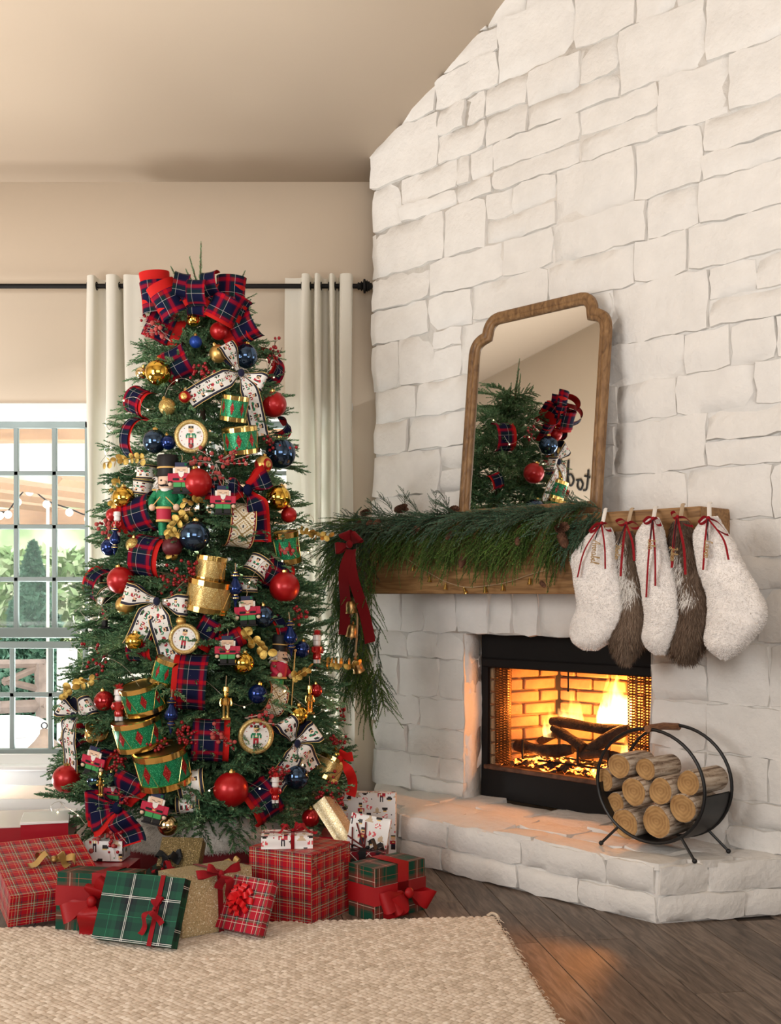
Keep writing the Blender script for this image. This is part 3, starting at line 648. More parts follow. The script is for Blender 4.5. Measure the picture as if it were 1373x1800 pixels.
# ---------------------------------------------------------------- script lettering drawn as bent wire
GL = {'A': ([[(0, 0), (.25, .7), (.55, 1.7), (.7, 2.0), (.75, 1.2), (.8, .1), (.95, 0)], [(.1, .75), (.5, .9), (1.0, .7)]], 1.05),
 'H': ([[(.1, 1.5), (.0, 1.9), (.3, 2.0), (.35, 1.0), (.2, 0), (0, .2)], [(.15, .9), (.6, 1.1), (.95, 1.0)], [(1.0, 2.0), (.85, 1.0), (.85, .1), (1.0, 0)]], 1.1),
 'I': ([[(.0, 1.8), (.3, 1.95), (.6, 1.9)], [(.35, 1.9), (.3, 1.0), (.2, .05)], [(0, .1), (.3, 0), (.6, .1)]], .7),
 'J': ([[(.1, 1.6), (.3, 1.95), (.7, 2.0)], [(.6, 1.95), (.5, .8), (.35, -.6), (.1, -.7), (.0, -.3), (.3, .1), (.7, .3)]], .75),
 'L': ([[(.6, 1.7), (.45, 2.0), (.3, 1.5), (.28, .6), (.1, .1), (0, .15), (.2, .05), (.5, .05), (.9, .15)]], .9),
 'a': ([[(.6, .85), (.35, 1.0), (.08, .6), (.15, .1), (.4, .1), (.6, .8), (.58, .2), (.75, .05)]], .75),
 'b': ([[(0, .1), (.3, 1.2), (.4, 2.1), (.25, 2.1), (.2, 1.0), (.22, .1), (.45, .05), (.55, .5), (.35, .75), (.6, .7)]], .62),
 'd': ([[(.6, .85), (.35, 1.0), (.08, .55), (.2, .08), (.45, .2), (.65, 1.2), (.7, 2.2), (.62, 1.0), (.62, .15), (.8, .05)]], .8),
 'e': ([[(0, .35), (.35, .6), (.45, .9), (.25, 1.0), (.1, .55), (.2, .08), (.55, .15)]], .55),
 'i': ([[(0, .2), (.2, .95), (.2, .2), (.4, .05)], [(.24, 1.35), (.27, 1.42)]], .4),
 'l': ([[(0, .1), (.35, 1.2), (.42, 2.1), (.25, 2.1), (.2, 1.0), (.22, .15), (.45, .05)]], .45),
 'n': ([[(0, .9), (.12, .95), (.12, .05), (.2, .6), (.42, 1.0), (.52, .8), (.5, .2), (.68, .05)]], .68),
 'o': ([[(.35, 1.0), (.08, .6), (.2, .05), (.5, .3), (.48, .85), (.3, .95), (.7, .85)]], .68),
 'r': ([[(0, .2), (.12, .95), (.2, .8), (.42, .85), (.38, .3), (.55, .05)]], .52),
 's': ([[(0, .15), (.25, .95), (.3, .6), (.4, .25), (.2, .02), (.05, .12), (.5, .15)]], .5),
 't': ([[(.2, 1.9), (.15, .9), (.18, .15), (.45, .05)], [(-.05, 1.25), (.2, 1.3), (.5, 1.35)]], .45),
 'u': ([[(0, .9), (.1, .95), (.1, .2), (.28, .05), (.5, .5), (.55, .95), (.55, .2), (.75, .05)]], .72),
 'c': ([[(.45, .85), (.3, 1.0), (.08, .55), (.2, .08), (.5, .15)]], .5)}
def script(text, h, fn, r, m, squeeze=1.0):
    """tubes along the strokes of a word; fn maps (advance, height) in metres to a point"""
    x = 0
    for ch in text:
        st, adv = GL[ch]
        for s in st: m.tube([fn((x+a)*h*squeeze, b*h) for a, b in [(q[0], q[1]) for q in catmull([V3(*p) for p in s], 3)]], r, 5)
        x += adv
    return x*h*squeeze
m_ink = mat('black_wall_lettering', (.01, .01, .01), .5)
def wall_words(words, label, nm):
    o = thing(nm, label, 'lettering', (XL+.004, 4.6, 3.2)); 
    for (tx, y0, z0, h) in words: m = MB(); script(tx, h, lambda a, b: (0, y0-4.6+a, z0-3.2+b), .011, m); m.build('word', m_ink, o)
wall_words([('to', 4.555, 3.24, .115), ('desc', 4.70, 3.27, .12), ('can', 4.84, 2.92, .13)], 'black script words on the wall reflected in the mirror', 'wall_lettering')

# ---------------------------------------------------------------- garland over the mantel
gar = thing('mantel_garland', 'green fir and cedar garland draped along mantel and hanging at left end', 'garland', WP(.9, .2, MZ1), 0)
GM = gar.matrix_basis.copy(); GM = Matrix.Translation(WP(.9, .2, MZ1)); GI = GM.inverted()
gm = {k: [spray_mesh('garland_'+k, k, 40+i, [mm, m_twig]) for i in range(4)] for k, mm in (('spruce', m_spruce), ('rope', m_rope))}
def put_spray(p, d, kind, sc, roll=0):
    o = link('bough', gm[kind][RNG.integers(4)], gar); o.matrix_local = GI @ Matrix.Translation(p) @ orient(d, roll) @ Matrix.Scale(sc, 4); return o
GU, GN = WU, WN
for i in range(165):
    k = (i+RNG.random())/165; s = .12+1.60*k                        # along the beam
    layer = i % 5; kind = 'rope' if layer in (0, 1, 3) and .1 < k < .93 else 'spruce'
    if layer == 4: p = WP(s, MV-.06+RNG.normal(0, .02), MZ1+.015); d = -GU*RNG.uniform(.1, 1)+GN*RNG.uniform(.2, .9)+V3(0, 0, RNG.uniform(.08, .42)); sc = .60
    elif layer == 2: p = WP(s, MV+.0, MZ1+.03); d = -GU*RNG.uniform(.3, 1)+GN*.8+V3(0, 0, RNG.uniform(-.5, .1)); sc = .8
    else: p = WP(s+.06, MV+.012, MZ1+RNG.uniform(-.02, .045)); d = -GU*RNG.uniform(.15, .75)+GN*RNG.uniform(.18, .42)+V3(0, 0, -RNG.uniform(.35, .95)); sc = RNG.uniform(.72, 1.0)*(.66+.36*k)
    put_spray(p, d, kind, sc, RNG.normal(0, .4))
for i in range(16):                                                 # flat boughs by the mirror foot
    s = .1+1.5*RNG.random(); put_spray(WP(s, .205, MZ1+.02), -GU*RNG.uniform(-.5, 1)+GN*.9+V3(0, 0, .12), 'spruce', .62, RNG.normal(0, .5))
for px, py, dx in ((735, 905, -.5), (712, 895, .2), (790, 905, .0), (690, 900, -.6), (668, 905, -.7), (765, 902, .3), (1010, 893, -.7)):
    p = on_wall(px, py, .17); put_spray(p, GU*dx*.6+GN*.15+V3(0, 0, .8), 'spruce', .45)
for i in range(84):                                                 # the fall at the left end
    k = (i+RNG.random())/84; px = np.interp(k, [0, .25, .5, .75, 1], [622, 608, 614, 630, 646]); py = 915+k*265
    p = on_wall(px+RNG.normal(0, 24*(1-.5*k)), py, .30+RNG.normal(0, .02)); sd = RNG.choice([-1, 1], p=[.62, .38])
    d = GU*sd*RNG.uniform(.05, .95)*(1-.45*k)+GN*RNG.uniform(.05, .35)+V3(0, 0, -1); put_spray(p, d, 'rope' if RNG.random() < .55 else 'spruce', RNG.uniform(.68, .95), RNG.normal(0, .5))
for i in range(20):                                                 # boughs reaching left past the beam end
    p = on_wall(640+RNG.normal(0, 14), 930+RNG.normal(0, 14), .29); put_spray(p, -GU*RNG.uniform(.5, 1)+GN*.3+V3(0, 0, RNG.uniform(-.8, .15)), 'rope' if i % 2 else 'spruce', RNG.uniform(.65, .9))
m = MB(); m.tube(catmull([V3(*WP(s, MV-.02, MZ1+.03+.006*sin(9*s)))-WP(.9, .2, MZ1) for s in np.linspace(.12, 1.6, 9)], 4), .009, 6); m.build('stem', m_twig, gar)
# pine cones
m_cone = mat('pine_cone_scales', (.13, .06, .035), .75, var=.4, vscale=60)
cone = MB(); rg = np.random.default_rng(3)
for i in range(70):
    k = i/70; z = -.032+.064*k; r = .021*math.sqrt(max(.02, 1-(2*k-.85)**2*.8)); a = i*2.39996; b = MB
    R = Matrix.Translation((r*.42*cos(a), r*.42*sin(a), z)) @ Matrix.Rotation(a, 4, 'Z') @ Matrix.Rotation(-.5-.3*(1-k), 4, 'Y')
    cone.add([(0, -.003, 0), (.015, -.007, 0), (.021, 0, .003), (.015, .007, 0), (0, .003, 0), (.011, 0, .0045)], [(0, 1, 5), (1, 2, 5), (2, 3, 5), (3, 4, 5), (4, 0, 5), (0, 4, 3, 2, 1)], M=R)
cone.lathe([(.001, -.034), (.006, -.025), (.008, 0), (.006, .022), (.001, .032)], 8); cm = None
for px, py, sc, rx in ((703, 895, 1.05, 1.3), (796, 898, 1.1, 1.5), (640, 902, .85, 1.2), (628, 925, .8, .4), (648, 920, .55, .6), (661, 920, .7, 1.1), (729, 934, .75, .8), (789, 943, .65, .4), (985, 928, 1.0, 1.4), (991, 952, 1.0, .3), (910, 953, .6, .5), (812, 990, .8, .2), (955, 1028, .5, .1), (631, 1003, .5, .3)):
    if cm is None: o = cone.build('pine_cone', m_cone, gar, angle=30); cm = o
    else: o = cm.copy(); COL.objects.link(o)
    vv_ = .19 if py < 910 else .345
    o.matrix_local = GI @ Matrix.Translation(on_wall(px, py, vv_)) @ Euler((rx, RNG.random(), RNG.random()*3)).to_matrix().to_4x4() @ Matrix.Scale(sc, 4)

# ---------------------------------------------------------------- bows, ribbons (used here and on the tree)
m_velvet = mat('dark_red_velvet', (.22, .006, .010), .8, bump=.15, bscale=300, bdist=.001, sheen=.08, spec=.2)
def bow_loop(m, a, L, w, h, off=0, tilt=.3, cols=6, colour=None, n=26, back=.25, m_i=0, M=None, shift=0, pinch=.22):
    d = V3(cos(a), 0, sin(a)); t = V3(-sin(a), 0, cos(a)); o = V3(0, -1, 0); s = np.linspace(.02, .98, n)
    p = d*(L*np.sin(PI*s)**.75)[:, None]+o*((h*np.sin(2*PI*s)*.6+h*.45*np.sin(PI*s)))[:, None]
    e = np.clip(np.minimum(s, 1-s)*4.2, 0, 1); hw = w/2*(pinch+(1-pinch)*e*e*(3-2*e)); wd = np.tile(norm(t*cos(tilt)+o*sin(tilt)), (n, 1))
    return m.strip(p, wd, hw, cols, m_i, off, M, colour=colour, shift=shift)
def bow_tail(m, a, L, w, off=0, wave=.02, cols=6, colour=None, n=18, notch=.0, m_i=0, M=None, turn=0, pinch=.25, drop=0, shift=0, face=0.0, out=.035):
    s = np.linspace(0, 1, n); aa = a+turn*s; d = np.stack([np.cos(aa), 0*s, np.sin(aa)], 1); p = np.cumsum(d*(L/n), axis=0); p[:, 1] -= out*np.sin(PI*np.clip(s*1.1, 0, 1))**.7+wave*np.sin(s*7)
    t = np.stack([-np.sin(aa), 0*s+face, np.cos(aa)], 1); t /= np.linalg.norm(t, axis=1)[:, None]; e = np.clip(s*3.5, 0, 1); hw = w/2*(pinch+(1-pinch)*e*e*(3-2*e))
    return m.strip(p, t, hw, cols, m_i, off, M, notch=notch, colour=colour, shift=shift)
def simple_bow(name, label, cat, loc, rot, mm, loops, tails, w, h=.02, knot=.014, parent=None, group=None, tilt=.3, notch=.0, pinch=.25):
    o = parent if parent is not None else thing(name, label, cat, loc, rot, group)
    for a, L in loops: m = MB(); bow_loop(m, a, L, w, h, tilt=tilt); m.build('loop', mm, o)
    for q in tails: a, L = q[:2]; m = MB(); bow_tail(m, a, L, w, turn=q[2] if len(q) > 2 else 0, notch=notch, pinch=pinch); m.build('tail', mm, o)
    m = MB(); m.ball((0, -h*.5, 0), knot, 10, 7, sq=(1, .8, 1.1)); m.build('knot', mm, o); return o
pb = on_wall(617, 957, .43)
simple_bow('velvet_bow', 'dark red velvet bow with long tails at the left of the garland', 'bow', pb, (0, 0, WALLROT+.35), m_velvet, [(PI*1.08, .085), (PI*.22, .07), (PI*.62, .07)], [(-PI/2-.10, .47, .04), (-PI/2+.22, .52, .02)], .062, .035, .020, pinch=.8)
# brass bells on a rope under the bow
m_brass = mat('aged_brass', (.52, .31, .13), .36, 1, var=.35, vscale=40); m_cord = mat('jute_cord', (.42, .30, .18), .9, bump=.5, bscale=200)
bell_o = None; ropes = thing('bell_rope', 'jute rope hanging behind the brass bells', 'rope', on_wall(620, 975, .41))
rp = [on_wall(px, py, .41)-on_wall(620, 975, .41) for px, py in ((618, 968), (620, 1000), (624, 1040), (623, 1066), (628, 1085), (627, 1120), (625, 1150), (627, 1170))]
m = MB(); m.tube(catmull(rp, 4), .006, 6); ro = m.build('cord', m_cord, ropes)
for q in (3, 6): m = MB(); m.ball(rp[q], .012, 8, 6); m.build('bead', mat('wood_bead', (.45, .3, .18), .6) if q == 3 else bpy.data.materials['wood_bead'], ropes)
for i, (px, py, rx, ry, lb) in enumerate(((617, 988, .15, .05, 'top one, just under the velvet bow'), (617, 1066, .1, -.1, 'second from the top'), (619, 1108, .1, .12, 'third from the top'), (628, 1170, .25, -.3, 'lowest one, tilted'))):
    p = on_wall(px, py, .43); lab = 'brass bell on the rope, '+lb
    if bell_o is None:
        b = thing('brass_bell', lab, 'bell', p, (rx, ry, 0), 'brass bells on the left rope'); m = MB()
        m.lathe([(.0, .032), (.012, .031), (.021, .024), (.026, .010), (.0275, -.01), (.0285, -.024), (.033, -.033), (.031, -.034), (.026, -.022), (.02, .02), (0, .024)], 22); m.build('body', m_brass, b)
        m = MB(); m.tube([(0, 0, .03), (.004, 0, .042), (0, 0, .048), (-.004, 0, .042), (0, 0, .03)], .0022, 6); m.build('hanger', m_brass, b)
        m = MB(); m.tube([(0, 0, .01), (0, 0, -.035)], .002, 6); m.ball((0, 0, -.04), .008, 8, 6); m.build('clapper', m_cord, b); bell_o = b
    else: b = copy_tree(bell_o); b.location = tuple(p); b.rotation_euler = (rx, ry, 0); b['label'] = lab
# little bells on a twine across the beam
tw = [(661, 960), (659, 995), (668, 978), (700, 975), (727, 990), (756, 1008), (785, 1023), (818, 1032), (853, 1030), (890, 1024), (932, 1010), (968, 1000)]
o = thing('bell_garland_twine', 'thin twine strung with tiny gold bells along the beam front', 'twine', on_wall(818, 1030, MV+.012)); m = MB()
m.tube(catmull([on_wall(*p, MV+.012)-on_wall(818, 1030, MV+.012) for p in tw], 4), .0022, 5); m.build('twine', m_cord, o); mb_o = None
m_gold = mat('polished_gold', (.83, .56, .18), .16, 1); m_goldm = mat('matte_gold', (.72, .48, .20), .42, 1)
for i, ((px, py), lb) in enumerate(zip(((664, 984), (676, 955), (700, 980), (726, 998), (755, 1018), (783, 1031), (817, 1038), (853, 1037), (931, 1022), (884, 1033)), ('leftmost, by the beam end', 'high up under the garland at the left', 'third from the left', 'fourth from the left', 'fifth from the left', 'sixth from the left', 'lowest in the middle of the beam', 'just right of the lowest one', 'rightmost, near the stockings', 'between the lowest and the rightmost'))):
    p = on_wall(px, py, MV+.012); lab = 'tiny gold bell on the twine, '+lb
    if mb_o is None:
        b = thing('mini_bell', lab, 'bell', p, (0, .15, WALLROT), 'tiny bells on the twine'); m = MB()
        m.lathe([(0, .014), (.004, .0135), (.0065, .008), (.008, -.004), (.0125, -.014), (.0115, -.0145), (.005, .008), (0, .010)], 14); m.build('body', m_gold, b); m = MB(); m.tube([(0, 0, .013), (.002, 0, .018), (-.002, 0, .02), (0, 0, .013)], .001, 5); m.build('hanger', m_gold, b); mb_o = b
    else: b = copy_tree(mb_o); b.location = tuple(p); b.rotation_euler = (0, RNG.normal(0, .15), WALLROT); b['label'] = lab
# ================================================================ STOCKINGS
m_wfur = mat('white_plush', (.86, .82, .79), .95, var=.04, vscale=40); m_bfur = needle_mat('brown_white_fur', (.035, .021, .014), (.12, .078, .053), (.28, .205, .15), .85)
m_lfur = mat('long_white_fur', (.82, .79, .75), .9); m_under = mat('fur_hide', (.16, .11, .08), .95); m_rib = mat('red_velvet_ribbon', (.27, .004, .010), .75, sheen=.06, spec=.2); m_strapw = mat('white_strap', (.80, .77, .73), .8); m_strapt = mat('tan_strap', (.45, .34, .23), .8)
m_wire = mat('gold_wood_lettering', (.40, .26, .11), .5, .2); m_string = mat('black_string', (.012, .012, .015), .7)
STOCK = [
 dict(rows=[(928, 1046, 1074), (945, 1030, 1079), (962, 1015, 1082), (980, 1003, 1084), (1010, 1009, 1089), (1040, 1016, 1094), (1065, 1017, 1097), (1085, 1011, 1098), (1100, 1005, 1092), (1118, 1003, 1078), (1132, 1012, 1064), (1143, 1028, 1048)], kind='w', v=.075, strap=((1064, 897), (1058, 928)), knot=(1060, 920), name='Annabel', np=(1046, 949), nh=.021, tl=((1015, 1015), (1064, 1000)), lp=((1036, 935), (1074, 932)), lab='white plush stocking, leftmost of the five on the mantel'),
 dict(rows=[(934, 1082, 1112), (960, 1075, 1120), (1000, 1081, 1127), (1040, 1090, 1134), (1070, 1094, 1140), (1100, 1084, 1142), (1125, 1073, 1134), (1145, 1081, 1119), (1164, 1095, 1103)], kind='b', v=.045, strap=((1110, 896), (1104, 920)), knot=(1103, 920), name='Hunter', np=(1086, 958), nh=.015, tl=((1091, 1013), (1115, 986)), lp=((1083, 917), (1124, 927)), lab='brown and white fur stocking, second from the left'),
 dict(rows=[(910, 1139, 1157), (925, 1126, 1163), (945, 1119, 1168), (965, 1120, 1172), (1000, 1124, 1182), (1040, 1132, 1194), (1070, 1137, 1200), (1100, 1135, 1196), (1125, 1131, 1189), (1140, 1139, 1180), (1151, 1153, 1169)], kind='w', v=.085, strap=((1152, 893), (1149, 912)), knot=(1150, 912), name='Isla', np=(1144, 948), nh=.017, tl=((1136, 1050), (1152, 1030)), lp=((1131, 918), (1162, 922)), lab='white plush stocking, third from the left in the middle'),
 dict(rows=[(916, 1184, 1210), (940, 1176, 1220), (970, 1178, 1228), (1000, 1182, 1240), (1040, 1190, 1252), (1080, 1190, 1258), (1110, 1182, 1250), (1140, 1174, 1236), (1155, 1184, 1226), (1165, 1199, 1216)], kind='b', v=.05, strap=((1200, 888), (1197, 908)), knot=(1193, 909), name='Julian', np=(1184, 962), nh=.015, tl=((1181, 998), (1205, 1010)), lp=((1180, 903), (1218, 924)), lab='brown fur stocking with white patch, fourth from the left'),
 dict(rows=[(908, 1238, 1260), (930, 1222, 1274), (960, 1221, 1291), (1000, 1229, 1311), (1040, 1244, 1334), (1070, 1247, 1348), (1095, 1244, 1345), (1118, 1240, 1325), (1138, 1245, 1308), (1150, 1256, 1294), (1159, 1269, 1279)], kind='w', v=.08, strap=((1247, 886), (1247, 908)), knot=(1247, 911), name='Lauren', np=(1244, 950), nh=.0165, tl=((1236, 1002), (1281, 984)), lp=((1228, 919), (1280, 940)), lab='largest white plush stocking, rightmost of the five')]
for si, S in enumerate(STOCK):
    v0 = MV+S['v']; org = on_wall(*S['knot'], v0); o = thing('christmas_stocking', S['lab'], 'stocking', org, 0, 'stockings hung from the mantel')
    ys = [r[0] for r in S['rows']]; yy = np.linspace(ys[0], ys[-1], 40); xl = np.interp(yy, ys, [r[1] for r in S['rows']]); xr = np.interp(yy, ys, [r[2] for r in S['rows']])
    for _ in range(2): xl[1:-1] = (xl[:-2]+2*xl[1:-1]+xl[2:])/4; xr[1:-1] = (xr[:-2]+2*xr[1:-1]+xr[2:])/4
    P = []; n = 26
    for y, a, b in zip(yy, xl, xr):
        A, B_ = on_wall(a, y, v0), on_wall(b, y, v0); c = (A+B_)/2; hw = np.linalg.norm(B_-A)/2; d = WU; k = (y-ys[0])/(ys[-1]-ys[0]); th = min(.062, hw*.75)*(.55+.45*min(1, k*2))
        P.append([c+d*hw*cos(2*PI*j/n)+WN*th*sin(2*PI*j/n) for j in range(n)])
    P = np.array(P)-org; wob = (RNG.normal(0, .0010, P.shape)+.0035*np.sin(P[..., 2:3]*46+P[..., 0:1]*38)*WN+.0025*np.sin(P[..., 2:3]*23-P[..., 0:1]*70)*WN) if S['kind'] == 'w' else 0; m = MB(); m.grid(P+wob, closed=True); m.f += [tuple(range(n)), tuple(range(39*n, 40*n))[::-1]]; m.mi += [0, 0]; m.fc += [(1, 1, 1)]*2
    m.build('body', m_wfur if S['kind'] == 'w' else m_under, o)
    P = P+wob
    # pile of the fur, many short tapered strands
    K = 24000 if S['kind'] == 'w' else 13000; a_ = RNG.random(K)*38.98; b_ = RNG.random(K)*n; i0 = a_.astype(int); j0 = b_.astype(int) % n; fa = (a_-i0)[:, None]; fb = (b_-np.floor(b_))[:, None]; j1 = (j0+1) % n
    Q = P[i0, j0]*(1-fa)*(1-fb)+P[i0+1, j0]*fa*(1-fb)+P[i0, j1]*(1-fa)*fb+P[i0+1, j1]*fa*fb; C = P.mean(1); nr = Q-(C[i0]*(1-fa)+C[i0+1]*fa); nr /= np.linalg.norm(nr, axis=1)[:, None]+1e-9
    # keep strands mostly on the side that faces the room
    if S['kind'] == 'w': ln = RNG.uniform(.003, .0062, K); dn = nr*.95+V3(0, 0, -.3)+RNG.normal(0, .25, (K, 3)); wd_ = .0014
    else:
        dn = nr*.42+V3(0, 0, -1)+RNG.normal(0, .22, (K, 3))+np.sin(Q[:, 2:3]*60)*WU*.25; ln = RNG.uniform(.014, .03, K); wd_ = .0010
    dn /= np.linalg.norm(dn, axis=1)[:, None]; sd = np.cross(dn, nr+RNG.normal(0, .3, (K, 3))); sd /= np.linalg.norm(sd, axis=1)[:, None]+1e-9; bend = V3(0, 0, -1)*.25
    V = np.stack([Q-sd*wd_, Q+sd*wd_, Q+dn*(ln*.6)[:, None]+sd*wd_*.7, Q+dn*(ln*.6)[:, None]-sd*wd_*.7, Q+(dn+bend)*ln[:, None]+sd*wd_*.1, Q+(dn+bend)*ln[:, None]-sd*wd_*.1], 1)
    F = np.array([[0, 1, 2, 3], [3, 2, 4, 5]])[None]+(np.arange(K)*6)[:, None, None]; mi = np.zeros(K, int)
    if S['kind'] == 'b':
        kz = a_/39+RNG.normal(0, .022, K); ks = b_/n+RNG.normal(0, .022, K)                                       # white blaze on the left front
        wh = (((ks > .20)&(ks < .48)&(kz < .45)&(kz > .10)) | ((abs(kz-.53+.5*(.36-ks)) < .075)&(ks > .13)&(ks < .36))) if si == 1 else (((ks > .26)&(ks < .46)&(kz > .22)&(kz < .46)) | ((abs(kz-.54) < .055)&(ks > .20)&(ks < .31)))
        wh &= (np.sin(2*PI*ks) > -.5); mi = wh.astype(int)
    me = np_mesh('fur', V.reshape(-1, 3), F.reshape(-1, 4), [m_wfur if S['kind'] == 'w' else m_bfur, m_lfur], np.repeat(mi, 2)); link('fur', me, o, 'stuff')
    # strap over the beam edge, bow, tag
    st = [on_wall(*S['strap'][1], v0)-org, on_wall(*S['strap'][0], MV+.008)-org, on_wall(S['strap'][0][0]+2, S['strap'][0][1]-2, MV-.02)-org]
    m = MB(); m.tube(catmull(st, 5), .0085, 8, flat=.45); m.build('strap', m_strapw if S['kind'] == 'w' else m_strapt, o)
    vf = v0+.075
    def px3(p, v=None): return on_wall(*p, v0+.04 if v is None else v)-org
    kp = px3(S['knot'], v0+.03)
    for lp in S['lp']:
        e = px3(lp, v0+.05); mid = (kp+e)/2+V3(0, 0, .014); path = catmull([kp, mid, e, (kp+e)/2+V3(0, 0, -.012)+WN*.01, kp], 6); m = MB(); m.strip(path, np.tile(norm(WN*.75+V3(0, 0, .6)), (len(path), 1)), np.full(len(path), .0075), 2); m.build('ribbon_loop', m_rib, o)
    for te in S['tl']:
        e = px3(te, vf); mid = px3(((S['knot'][0]+te[0])/2+(te[0]-S['knot'][0])*.22, (S['knot'][1]+te[1])/2), vf-.004); path = np.array(catmull([kp+WN*.012, mid, e], 8)); wv = norm(WU*.9+WN*.35); m = MB(); m.strip(path, np.tile(wv, (len(path), 1)), np.full(len(path), .0085 if S['kind'] == 'b' else .0065), 3); m.build('ribbon_tail', m_rib, o)
    m = MB(); m.ball(kp+WN*.008, .009, 8, 6); m.build('ribbon_knot', m_rib, o)
    q0 = px3(S['np'], vf+.002); m = MB(); m.tube([kp+WN*.012, (kp+q0)/2+WN*.012, q0], .0014, 5); m.tube([kp+WN*.012+WU*.004, (kp+q0)/2+WN*.012+WU*.005, q0+WU*.001], .0014, 5); m.build('tag_string', m_string, o)
    m = MB(); h = S['nh']; dn = norm(V3(0, 0, -1)-WU*.12); sd = norm(WU+WN*.1+V3(0, 0, -.12)); script(S['name'], h*1.0, lambda a, b: q0+dn*a+sd*(b-.5*h)*1.05+WN*.002, .0019, m, 1.0); m.build('name_tag', m_wire, o)

# ================================================================ LOG HOLDER WITH BIRCH LOGS
m_iron = mat('black_iron', (.010, .010, .011), .42, spec=.4)
hc = WP(1.06*0+0, 0, 0); hs = svz(at(1141, 1378, 4.67)); HS, HV = hs[0], hs[1]; HZ = ZH+.278; HR, HD = .258, .205
hol = thing('log_holder', 'round black iron log holder with wooden handle on hearth', 'log holder', WP(HS, HV, ZH), WALLROT)
def ring(y, a0, a1, n=48): return [(HR*cos(a), y, HZ-ZH+HR*.90*sin(a)) for a in np.linspace(a0, a1, n)]
for y in (0, HD): m = MB(); m.tube(ring(y, PI/2, PI/2+2*PI)[:-1], .0072, 8, closed=True); m.build('hoop', m_iron, hol)
m = MB(); P = [[(q[0]*.97, y, q[2]) for q in ring(0, PI*1.02, PI*1.98, 26)] for y in (.004, HD*.5, HD-.004)]; m.grid(P); P2 = [[(q[0]*.985, y, q[2]-.003) for q in ring(0, PI*1.02, PI*1.98, 26)] for y in (.004, HD*.5, HD-.004)]; m.grid(P2); m.build('sling', m_iron, hol)
m = MB(); m.tube([(0, -.012, HZ-ZH+HR*.91), (0, HD*.5, HZ-ZH+HR*.90+.004), (0, HD+.012, HZ-ZH+HR*.87)], .0155, 12); m.build('handle', wood_mat('handle_wood', (.13, .05, .02), (.24, .10, .04), (.32, .15, .06), scale=20, hue=False), hol)
for sx in (-1, 1):
    for y in (.0, HD):
        a = PI*1.5+sx*.62; p = V3(HR*cos(a), y, HZ-ZH+HR*.90*sin(a)); e = p+V3(sx*.075, -.02 if y == 0 else .03, -p[2]+.010); m = MB(); m.tube([p, e], .0058, 8); m.ball(e, .0105, 10, 7); m.build('leg', m_iron, hol)
t = NT('birch_end_grain'); tc = t.n('TexCoord'); wv = t.n('TexWave', wave_type='RINGS', rings_direction='Y'); wv.inputs['Scale'].default_value = 22; wv.inputs['Distortion'].default_value = 6; wv.inputs['Detail'].default_value = 3; wv.inputs['Detail Scale'].default_value = 1.2; t.l(tc.outputs['Object'], wv.inputs['Vector'])
c = t.mix(.70, t.ramp(wv.outputs['Fac'], [(0, (.20, .10, .03)), (1, (.52, .30, .115))]), t.ramp(t.noise(16, 4), [(.35, (.28, .14, .045)), (.65, (.52, .31, .125))])); t.set(col=c, rough=.75); t.bump(wv.outputs['Fac'], .2, .002); m_end = t.m
t = NT('birch_bark'); n = t.noise(22, 5, stretch=(3, .35, 3)); n2 = t.noise(60, 3, stretch=(1, 5, 1)); c = t.ramp(n, [(.38, (.16, .10, .065)), (.5, (.46, .36, .27)), (.68, (.66, .57, .47))]); c = t.mix(t.math('GREATER_THAN', n2, .66), c, (.06, .04, .03, 1)); t.set(col=c, rough=.85); t.bump(n, .5, .006); m_bark = t.m
LOGS = [(1088, 1347, 21.5, .0, 'topmost log of the stack'), (1135, 1352, 19.5, .02, 'small log at the right of the topmost one'), (1062, 1371, 19, .02, 'log at the upper left edge of the holder'), (1114, 1392, 24, -.02, 'log in the middle of the stack'), (1161, 1391, 23, .0, 'log right of the middle one'), (1210, 1377, 22.5, .03, 'log at the upper right of the stack'), (1081, 1414, 20, .03, 'log at the lower left, behind the front ones'), (1200, 1421, 25, .01, 'log at the lower right of the stack'), (1099, 1448, 25.5, -.01, 'bottom left log of the stack'), (1154, 1445, 27.5, -.015, 'bottom middle log of the stack')]
for i, (px, py, r, dv, lb) in enumerate(LOGS):
    p = on_wall(px, py, HV-.01-dv*.9); y = p[1]; R = r*1.04*y/FPX; g = np.random.default_rng(60+i); ph = g.random(4)*6; L = .185+g.uniform(-.012, .02)
    o = thing('birch_log', lb[0].upper()*0+'birch '+lb, 'log', p, (0, 0, WALLROT+g.normal(0, .03)), 'birch logs in the holder'); n = 24
    sh = lambda a: 1+.045*sin(2*a+ph[0])+.025*sin(3*a+ph[1])+.012*sin(7*a+ph[2])
    m = MB(); m.grid([[(R*sh(2*PI*j/n)*q*cos(2*PI*j/n), yy_, R*sh(2*PI*j/n)*q*sin(2*PI*j/n)) for j in range(n)] for yy_, q in ((.0, .955), (.004, 1), (L*.33, 1.0+.015*g.normal()), (L*.66, 1.0+.015*g.normal()), (L-.004, .98), (L, .93))], closed=True); m.build('bark', m_bark, o)
    for yy_, nm in ((-.0008, 'cut_face'), (L+.0005, 'cut_face')):
        m = MB(); m.add([(R*.95*sh(2*PI*j/n)*cos(2*PI*j/n), yy_, R*.95*sh(2*PI*j/n)*sin(2*PI*j/n)) for j in range(n)]+[(0, yy_, 0)], [(j, (j+1) % n, n) for j in range(n)]); m.build(nm, m_end, o)
